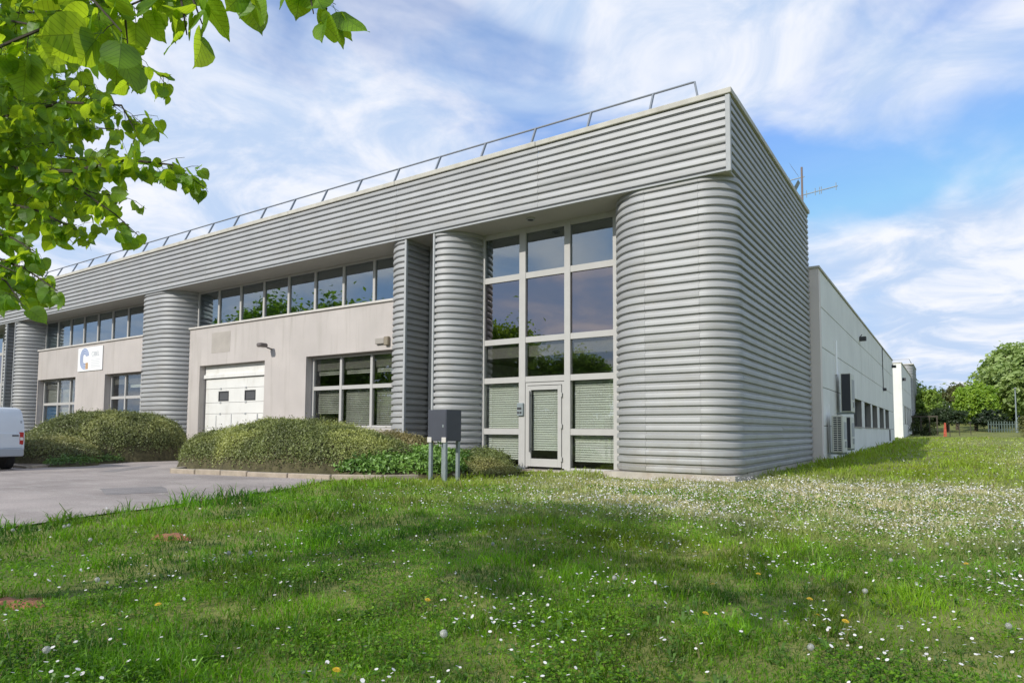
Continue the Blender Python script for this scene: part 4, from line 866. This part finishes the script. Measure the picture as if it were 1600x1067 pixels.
def lawn_points(n, rmin, rmax, a0=-1.62, a1=.42, power=1.0, rng=RNG):
    u = rng.random(n); r = rmin*(rmax/rmin)**(u**power); a = rng.uniform(a0, a1, n)
    x = CAM[0]+r*np.sin(a); y = CAM[1]+r*np.cos(a); k = lawn_ok(x, y); return x[k], y[k], r[k]
def dry(x, y):
    """0 lush .. 1 flowering dry meadow: the worn band right of the corner"""
    b = 1.25*np.exp(-((y+2.4-.10*x)/4.4)**4)*np.clip((x+5.5)/6, 0, 1)
    b2 = .75*np.exp(-((y-16)/8)**2)*np.clip((x-4.5)/3, 0, 1) + .35*np.exp(-((y-45)/14)**2)*np.clip((x-3)/2, 0, 1)
    return np.clip((b+b2)*(.80+.40*fnoise(x, y, 2.2, 8)+.25*fnoise(x, y, .7, 18)), 0, 1)
def lush(x, y): return np.clip(.48+.5*fnoise(x, y, 1.4, 4)+.4*fnoise(x, y, .5, 9), 0, 1)
def grass():
    x, y, r = lawn_points(410000, 1.7, 80)
    n = len(x); z = terrain(x, y); D = dry(x, y); Lh = lush(x, y); rg = RNG
    far = np.maximum(1, r/5.0)
    h = (.020 + .070*Lh*Lh + .028*rg.random(n))*(1-.45*D)*np.minimum(far, 1.9)*rg.uniform(.6, 1.35, n)
    wallside = np.clip(1-np.abs(x-1.0)/1.4, 0, 1)*np.clip((y-1)/2, 0, 1)*(y < 48); h *= 1+1.0*wallside
    edge = (y < -4.7) & (x < edge_x(y)+.25); h = np.where(edge, h*1.35, h)
    tall = rg.random(n) < .006; h = np.where(tall & (r < 14), h*2.1, h)
    w = .0024*far*rg.uniform(.7, 1.5, n)*np.where(Lh > .6, 1.25, 1)
    a = rg.uniform(0, 6.283, n); ca, sa = np.cos(a), np.sin(a); lean = h*rg.uniform(.2, 1.25, n); la = rg.uniform(0, 6.283, n); lx, ly = np.cos(la)*lean, np.sin(la)*lean
    B = np.stack([x, y, z-.008], 1); side = np.stack([ca*w, sa*w, 0*w], 1)
    mid = B+np.stack([lx*.35, ly*.35, h*.62], 1); tip = B+np.stack([lx, ly, h*(1-.25*(lean/h)**2)], 1)
    V = np.stack([B-side, B+side, mid+side*.75, mid-side*.75, tip], 1).reshape(-1, 3)
    I = (np.arange(n)*5)[:, None]; F = np.concatenate([I+np.array([[0, 1, 2]]), I+np.array([[0, 2, 3]]), I+np.array([[3, 2, 4]])], 0)
    g0 = np.array((.030, .105, .003)); g1 = np.array((.17, .385, .010)); gy = np.array((.40, .45, .04)); gd = np.array((.74, .63, .47))
    t = np.clip(.46+.75*fnoise(x, y, .8, 12)+.5*fnoise(x, y, .3, 13)+.2*rg.normal(size=n), 0, 1)[:, None]
    c = g0+(g1-g0)*t; ye = np.clip(.30*fnoise(x, y, 2.2, 15)+.25*rg.random(n)-.12, 0, .7)[:, None]; c = c*(1-ye)+gy*ye
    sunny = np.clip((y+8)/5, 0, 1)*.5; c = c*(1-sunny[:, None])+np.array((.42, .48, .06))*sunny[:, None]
    k = np.clip(D*rg.uniform(.3, 1.25, n), 0, .93)[:, None]; c = c*(1-k)+gd*k
    br = (rg.random(n) < .035)[:, None]; c = np.where(br, np.array((.30, .25, .12)), c)
    c *= rg.uniform(.75, 1.2, n)[:, None]
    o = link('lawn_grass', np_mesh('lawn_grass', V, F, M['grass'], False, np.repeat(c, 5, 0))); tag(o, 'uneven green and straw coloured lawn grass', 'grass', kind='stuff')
    # clover and other broad leaves
    x, y, r = lawn_points(160000, 1.7, 14); k = (fnoise(x, y, 1.2, 21) > .05) | (RNG.random(len(x)) < .1); x, y, r = x[k], y[k], r[k]; n = len(x)
    C = np.stack([x, y, terrain(x, y)+RNG.uniform(.015, .075, n)], 1); V, F = leaf_quads(C, np.tile([0, 0, 1.0], (n, 1)), RNG.uniform(.012, .028, n)*np.maximum(1, r/6), .8, .4)
    c = np.array((.06, .17, .006))+(np.array((.20, .38, .015))-np.array((.06, .17, .006)))*RNG.random(n)[:, None]
    o = link('clover_patches', np_mesh('clover_patches', V, F, M['grass'], False, np.repeat(c, 4, 0))); tag(o, 'patches of clover leaves low in the grass', 'clover', kind='stuff')
    # weed rosettes: long dandelion leaves
    x, y, r = lawn_points(1300, 1.9, 9); n = len(x); Vs = []; Fs = []; cs = []; k = 0
    for i in range(n):
        zz = float(terrain(x[i], y[i]))
        for j in range(RNG.integers(4, 9)):
            a = RNG.uniform(0, 6.28); L = RNG.uniform(.04, .10); w = L*.10; up = RNG.uniform(.3, 1.0)*L; d = np.array((math.cos(a), math.sin(a), 0)); s = np.array((-math.sin(a), math.cos(a), 0))*w; p = np.array((x[i], y[i], zz))
            m_ = p+d*L*.5+np.array((0, 0, up*.75)); e_ = p+d*L+np.array((0, 0, up*.7)); Vs += [p, m_-s, e_, m_+s]; Fs.append((k, k+1, k+2, k+3)); k += 4; cs += [np.array((.10, .20, .03))*RNG.uniform(.7, 1.5)]*4
    o = link('weed_rosettes', np_mesh('weed_rosettes', np.array(Vs), np.array(Fs), M['grass'], False, np.array(cs))); tag(o, 'scattered weed leaves in the foreground grass', 'weeds', kind='stuff')
grass()
def petals(b, n=11, r=.0105, z=0, cup=.003):
    for i in range(n):
        a = 2*math.pi*i/n; da = math.pi/n*.85; r0 = r*.22
        b.quad((r0*math.cos(a-da), r0*math.sin(a-da), z), (r*math.cos(a-da*.9), r*math.sin(a-da*.9), z+cup), (r*1.06*math.cos(a), r*1.06*math.sin(a), z+cup*1.2), (r*math.cos(a+da*.9), r*math.sin(a+da*.9), z+cup), 0)
def daisy_mesh(h, r):
    b = MB(); petals(b, 11, r, h); b.poly([(r*.36*math.cos(2*math.pi*i/7), r*.36*math.sin(2*math.pi*i/7), h+.0035) for i in range(7)], 1); b.tube([(0, 0, 0), (.004, .002, h*.6), (0, 0, h)], .0012, 4, 2, cap=False); return b.mesh('daisy', [M['daisy'], M['yellow'], M['stem']])
def flowers():
    # density of daisies over the lawn
    x, y, r = lawn_points(230000, 2.2, 60); D = dry(x, y); cl = np.clip(.25+.8*fnoise(x, y, 1.1, 31)+.4*fnoise(x, y, .45, 33), 0, 1)
    right = np.clip((x-edge_x(np.minimum(y, -4.8))-1.0)/8.0, 0, 1)
    p = np.clip(.015+.20*cl*right+.75*D, 0, .9)*np.clip((r-2)/6, .28, 1)*np.where(y > 24, .6, 1)
    p *= np.where((x < 2.6) & (y > 2.5), .15, 1)
    k = RNG.random(len(x)) < p; x, y, r = x[k], y[k], r[k]; o_ = np.argsort(r); x, y, r = x[o_], y[o_], r[o_]
    protos = [daisy_mesh(h, rr) for h, rr in ((.06, .0105), (.075, .0115), (.045, .0095), (.09, .011))]
    for i in range(min(300, len(x))):
        o = link('daisy', protos[i % 4]); o.location = (x[i], y[i], float(terrain(x[i], y[i]))); o.rotation_euler = (RNG.normal()*.25, RNG.normal()*.25, RNG.uniform(0, 6.28)); s = RNG.uniform(.6, 1.0); o.scale = (s, s, s)
        tag(o, 'small white daisy in the foreground lawn', 'daisy', 'daisies in the foreground lawn')
    x, y, r = x[300:], y[300:], r[300:]; n = len(x); z = terrain(x, y)+RNG.uniform(.045, .105, n)*np.where(r > 12, 1.15, 1); s = RNG.uniform(.0075, .0115, n)*np.maximum(1, (r/8)**.6); tilt = RNG.normal(size=(n, 2))*.3
    A = np.arange(6)*math.pi/3; c_, s_ = np.cos(A), np.sin(A)
    ring = np.stack([x[:, None]+s[:, None]*c_, y[:, None]+s[:, None]*s_, z[:, None]+s[:, None]*(c_*tilt[:, :1]+s_*tilt[:, 1:])], -1)
    V = ring.reshape(-1, 3); F = np.arange(n*6).reshape(n, 6); c = np.array((.80, .77, .74))*np.ones((n, 1))*RNG.uniform(.72, 1.05, n)[:, None]; c = np.clip(c, 0, .86)
    o = link('daisy_carpet', np_mesh('daisy_carpet', V, F, M['petal_tint'], False, np.repeat(c, 6, 0))); tag(o, 'carpet of countless small white daisies across the lawn', 'daisies', kind='stuff')
M['petal_tint'] = tintmat('petal_tint', .7)
flowers()
# dandelion clocks and yellow dandelions
def clock_mesh():
    b = MB(); r_ = random.Random(5); h = .14; R_ = .017
    for i in range(80):
        zc = 1-2*(i+.5)/80; a = i*2.399; q = math.sqrt(1-zc*zc); d = Vector((q*math.cos(a), q*math.sin(a), zc)); c0 = Vector((0, 0, h)); p = c0+d*R_*r_.uniform(.85, 1.05)
        t = d.orthogonal().normalized(); s = d.cross(t); e = .0042
        b.poly([c0+d*.004+t*.0005, p, c0+d*.004-t*.0005], 0)
        for w in (t, s, (t+s).normalized(), (t-s).normalized()): k = d.cross(w)*.0006; b.poly([p-w*e+k, p+w*e+k, p+w*e-k, p-w*e-k], 0)
    b.tube([(0, 0, 0), (.008, 0, h*.6), (0, 0, h)], .0018, 5, 1, cap=False); b.tube([(0, 0, h-.004), (0, 0, h+.004)], .004, 6, 1); return b.mesh('dandelion_clock', [M['fluff'], M['stem']])
def dandelion_mesh():
    b = MB(); h = .10
    for k, (r, z) in enumerate(((.019, 0), (.014, .004), (.008, .007))): petals(b, 14, r, h+z, .002)
    b.tube([(0, 0, 0), (.006, 0, h*.6), (0, 0, h)], .0018, 5, 1, cap=False); return b.mesh('dandelion', [M['yellow'], M['stem']])
cm, dm = clock_mesh(), dandelion_mesh()
CLOCK_AT = ['largest of all, low in the middle foreground', 'right of the soil mound at the left edge', 'lower of two beside the asphalt at left', 'upper of two beside the asphalt at left', 'just left of the soil mound near the asphalt', 'left one of a pair in the left centre lawn', 'right one of a pair in the left centre lawn', 'in the bottom left corner', 'in the right half level with the lowest soil mound', 'low in the right foreground', 'nearest the right edge of the picture, low down', 'below the flowery band at right', 'in the lawn straight below the mailbox, left of it', 'in front of the ribbed corner column', 'farthest left at the asphalt edge', 'in the lawn below the entrance door', 'in the flowery band near the right edge', 'in the centre right lawn below the column']
FLOWER_AT = ['lowest of all, at the bottom edge', 'alone in the left foreground', 'left of the picture centre', 'left one in the right centre lawn', 'upper one of a close pair at right centre', 'lower one of a close pair at right centre', 'leftmost of the low row at right centre', 'above the low row in the right centre lawn', 'rightmost of the low row at right centre', 'small and higher up at right centre', 'closest to the right edge']
for i, (px, py) in enumerate([(693, 1000), (152, 906), (100, 828), (107, 826), (141, 842), (357, 870), (391, 870), (72, 1027), (1352, 930), (1267, 1018), (1576, 982), (1392, 872), (553, 790), (1010, 772), (20, 830), (770, 852), (1480, 850), (960, 905)]):
    q = px_ground(px, py); d = Vector((q[0]-CAM[0], q[1]-CAM[1])); q2 = (CAM[0]+d.x*.9, CAM[1]+d.y*.9)
    o = link('dandelion_clock', cm); o.location = (*q2, g_(*q2)); o.rotation_euler = (0, 0, i); s = 1.0 if i else 1.2; o.scale = (s, s, s); tag(o, 'white fluffy dandelion seed head ' + CLOCK_AT[i], 'dandelion', 'dandelion seed heads in the lawn')
for i, (px, py) in enumerate([(520, 1050), (250, 950), (665, 938), (1118, 915), (1262, 942), (1273, 967), (1097, 967), (1183, 893), (1315, 972), (1288, 904), (1510, 880)]):
    q = px_ground(px, py); d = Vector((q[0]-CAM[0], q[1]-CAM[1])); q2 = (CAM[0]+d.x*.93, CAM[1]+d.y*.93)
    o = link('yellow_dandelion', dm); o.location = (*q2, g_(*q2)); o.rotation_euler = (.2*math.sin(i), .25*math.cos(i*2), i); tag(o, 'yellow dandelion flower ' + FLOWER_AT[i], 'dandelion', 'yellow dandelions in the lawn')

# ------------------------------------------------------------------ linden tree over the camera's left
TB = Vector((-2.3, -17.0, 0)); lin = empty('linden_tree', TB); tag(lin, 'linden tree whose leafy branches hang into the upper left corner', 'tree')
def leaf_mesh(seed):
    r_ = random.Random(seed); half = [(0, 0), (.13, -.08), (.32, -.07), (.47, .07), (.53, .27), (.49, .48), (.39, .67), (.24, .83), (.08, .94), (0, 1.06)]
    b = MB(); fold = r_.uniform(.10, .26); curl = r_.uniform(.05, .28)
    def pt(u, v, s): 
        k = 1+r_.uniform(-.03, .03); return (s*u*k, v, abs(u)*fold - curl*v*v + .03*math.sin(v*7+s))
    mid = [(0, v, -curl*v*v) for (u, v) in half]; L_ = [pt(u, v, -1) for u, v in half]; R2 = [pt(u, v, 1) for u, v in half]
    b.v = mid+L_+R2; n = len(half)
    vm = [0, .04, .08, .2, .34, .5, .66, .82, .95, 1.08]
    for i in range(n): b.v[i] = (0, vm[i], -curl*vm[i]**2)
    for i in range(n-1):
        b.f.append((i, i+1, n+i+1, n+i)); b.f.append((i+1, i, 2*n+i, 2*n+i+1)); b.m += [0, 0]
    # leaf stalk
    k = len(b.v); b.v += [(-.012, -.42, .1), (.012, -.42, .1), (.012, .02, 0), (-.012, .02, 0)]; b.f.append((k, k+1, k+2, k+3)); b.m.append(1)
    return b.mesh('leaf', [M['linden'], M['stem']])
add_veins(M['linden']); LEAVES = [leaf_mesh(i) for i in range(5)]
for lm_ in LEAVES: set_uv(lm_, np.array([v.co[:] for v in lm_.vertices]))
twig_mb = MB(); leaf_list = []
def add_leaf(p, size, droop=.75, rr=rnd):
    d = Vector((rr.gauss(0, .55), rr.gauss(0, .55), -droop+rr.gauss(0, .35))); d.normalize()
    n = Vector((rr.gauss(0, 1), rr.gauss(0, 1), rr.gauss(.7, .7))); n = (n-d*n.dot(d)); n = n.normalized() if n.length > .01 else d.orthogonal().normalized(); x_ = d.cross(n)
    q = Vector(p) + d*size*.42
    leaf_list.append((Matrix(((x_.x*size, d.x*size, n.x*size, q.x), (x_.y*size, d.y*size, n.y*size, q.y), (x_.z*size, d.z*size, n.z*size, q.z), (0, 0, 0, 1))), q, size))
def twig(pts, size=.075, step=.045, r0=.006, r1=.0018, side=.05, double=1.0):
    P3 = [at(*p) for p in pts]; twig_mb.tube(P3, r0, 5, r1=r1)
    for a, b in zip(P3[:-1], P3[1:]):
        L = (b-a).length; k = max(1, round(L*double/(step*2.6)))
        for i in range(k):   # a short side shoot with three or four leaves
            t = (i+rnd.random())/k; p = a.lerp(b, t); d = Vector((rnd.gauss(0, 1), rnd.gauss(0, 1), rnd.gauss(-.35, .7))).normalized()*side*rnd.uniform(.7, 2.0)
            m_ = p+d*.55+Vector((0, 0, side*.12)); q = p+d; twig_mb.tube([p, m_, q], .0016, 4, r1=.0009, cap=False)
            for pos in (p.lerp(m_, .5), m_, m_.lerp(q, .6), q)[:rnd.choice((2, 3, 4, 4))]: add_leaf(pos, size*rnd.uniform(.55, 1.15))
    add_leaf(P3[-1], size*rnd.uniform(.8, 1.0), 1.0)
# near sprays along the top
twig([(-60, -120, 1.9), (60, -60, 1.75), (150, 5, 1.65), (190, 50, 1.6)], .098, .031, side=.04)
twig([(120, -150, 1.9), (180, -60, 1.8), (195, 20, 1.75), (200, 75, 1.75)], .095, .027, side=.035)
twig([(150, -160, 1.9), (260, -70, 1.8), (300, -5, 1.75), (316, 38, 1.72)], .092, .034, side=.028)
twig([(250, -190, 2.0), (330, -110, 1.9), (370, -40, 1.85), (385, -8, 1.85)], .095, .031, side=.03)
twig([(330, -220, 2.0), (430, -120, 1.9), (478, -40, 1.82), (490, 22, 1.8)], .09, .035, side=.022)
twig([(380, -200, 2.0), (450, -110, 1.9), (500, -40, 1.85), (512, 25, 1.82)], .082, .04, side=.03)
twig([(230, -140, 1.9), (270, -50, 1.8), (285, 10, 1.76), (292, 55, 1.75)], .085, .04, side=.03)
twig([(-40, 90, 2.2), (90, 35, 2.1), (200, 10, 2.0), (270, -20, 1.95)], .095, .027, side=.05)
# the mid branches reaching right
twig([(-150, 120, 3.4), (0, 128, 3.1), (110, 95, 2.9), (190, 88, 2.8), (262, 122, 2.75)], .062, .019, .012, side=.07, double=1.3)
twig([(-150, 190, 3.4), (0, 185, 3.2), (100, 160, 3.0), (190, 165, 2.9), (215, 212, 2.9)], .062, .017, .012, side=.08, double=1.4)
twig([(-160, 230, 3.6), (0, 262, 3.3), (110, 268, 3.1), (200, 250, 3.0), (270, 258, 2.95), (318, 292, 2.95)], .062, .017, .013, side=.06, double=1.9)
twig([(60, 266, 3.2), (130, 300, 3.1), (180, 335, 3.0), (216, 368, 3.0)], .062, .028, .006, side=.045, double=1.6)
twig([(-160, 300, 3.6), (-20, 310, 3.3), (60, 330, 3.2), (100, 350, 3.1), (120, 352, 3.1)], .062, .019, .011, side=.06, double=1.3)
twig([(-150, 370, 3.4), (-40, 390, 3.0), (40, 420, 2.8), (90, 455, 2.7)], .062, .021, .010, side=.05, double=1.1)
twig([(-60, 400, 2.9), (10, 440, 2.7), (36, 478, 2.65)], .08, .020, .006, side=.035)
twig([(-150, 340, 3.5), (-50, 352, 3.2), (20, 372, 3.0), (62, 398, 2.95)], .066, .018, .009, side=.06, double=1.6)
twig([(-140, 400, 3.3), (-70, 420, 3.0), (-10, 410, 2.85), (25, 425, 2.8)], .07, .018, .009, side=.05, double=1.5)
for k in range(85):   # inner mass of the branches at the left edge
    px, py = rnd.uniform(-160, 150), rnd.uniform(-60, 330); d = rnd.uniform(3.0, 5.2)
    twig([(px-130, py-20+rnd.uniform(-40, 40), d+.3), (px-40, py, d+.1), (px+45, py+rnd.uniform(-10, 40), d)], .066, .026, .007, side=.10, double=1.8)
shown = sorted(range(len(leaf_list)), key=lambda i: -leaf_list[i][2]/max(.5, (leaf_list[i][1]-Vector(CAM)).length))
def on_frame(q):
    v = np.array(q)-CAM; z = v@_f; return z > .3 and -10 < 800+CF*(v@_r)/z < 1610 and -10 < 533.5+SHIFT-CF*(v@_u)/z < 1080
vis = [i for i in shown if on_frame(leaf_list[i][1])][:300]; vs = set(vis)
for i in vis:
    mtx, q, s = leaf_list[i]; o = link('leaf', LEAVES[i % 5], lin); o.matrix_parent_inverse = Matrix.Identity(4); o.matrix_local = Matrix.Translation(-TB) @ mtx
# the rest of the foliage, with the crown above and beside the frame
rest = [leaf_list[i][0] for i in range(len(leaf_list)) if i not in vs]
r_ = random.Random(99); leaf_list = []
for k in range(450):
    a = r_.uniform(0, 6.283); e = r_.uniform(-1, 1); q = r_.random()**.4; rr_ = 3.5*q
    p = Vector((-1.6+rr_*math.cos(a)*math.sqrt(1-e*e), -17.0+rr_*math.sin(a)*math.sqrt(1-e*e)*.9, 4.5+2.3*q*e))
    if on_frame(p): continue
    add_leaf(p, r_.uniform(.07, .13), rr=r_)
rest += [l[0] for l in leaf_list]
base = [(np.array([v.co[:] for v in lm_.vertices]), [tuple(p.vertices) for p in lm_.polygons]) for lm_ in LEAVES]
Vs, Fs, k0 = [], [], 0
for i, mtx in enumerate(rest):
    V, F = base[i % 5]; A = np.array(mtx); Vs.append(V @ A[:3, :3].T + A[:3, 3] - np.array(TB)); Fs.append(np.array(F) + k0); k0 += len(V)
fo = link('foliage', np_mesh('foliage', np.concatenate(Vs), np.concatenate(Fs), M['linden'], False), lin); set_uv(fo.data, np.concatenate([base[i % 5][0] for i in range(len(rest))])); fo['kind'] = 'stuff'
b = MB(); b.tube([(0, 0, -.3), (.05, .02, 1.6), (.15, .05, 3.2), (.3, .1, 5.6)], .19, 12, r1=.07)
o = link('trunk', b.mesh('trunk', M['bark'], 60), lin)
def w2l(p): return tuple(Vector(p)-TB)
for st, mid, ends in (((.1, .04, 2.2), (-150, 190, 3.9), [(-150, 120, 3.4), (-150, 190, 3.4), (-160, 230, 3.6)]), ((.1, .04, 1.9), (-200, 330, 3.8), [(-160, 300, 3.6), (-150, 370, 3.4), (-60, 400, 2.9)]), ((.16, .05, 3.3), (60, -260, 2.5), [(-60, -120, 1.9), (120, -150, 1.9), (250, -190, 2.0), (330, -220, 2.0), (150, -160, 1.9)])):
    b = MB(); m_ = Vector(w2l(at(*mid))); b.tube([st, (Vector(st)*.5+m_*.5+Vector((0, 0, .15))), m_], .055, 8, r1=.02)
    for e in ends: b.tube([m_, Vector(w2l(at(*e)))], .02, 6, r1=.011)
    link('limb', b.mesh('limb', M['bark'], 60), lin)
for k in range(7):
    a = k*.9; b = MB(); b.tube([(.2, .06, 3.2+.3*k), (.2+1.3*math.cos(a), 1.3*math.sin(a), 3.9+.28*k), (.3+2.6*math.cos(a), 2.6*math.sin(a), 4.3+.2*k)], .05, 7, r1=.015); link('limb', b.mesh('limb', M['bark'], 60), lin)
tw_ = twig_mb.build('twigs', M['twig'], lin); tw_.location = -TB; tw_['kind'] = 'stuff'
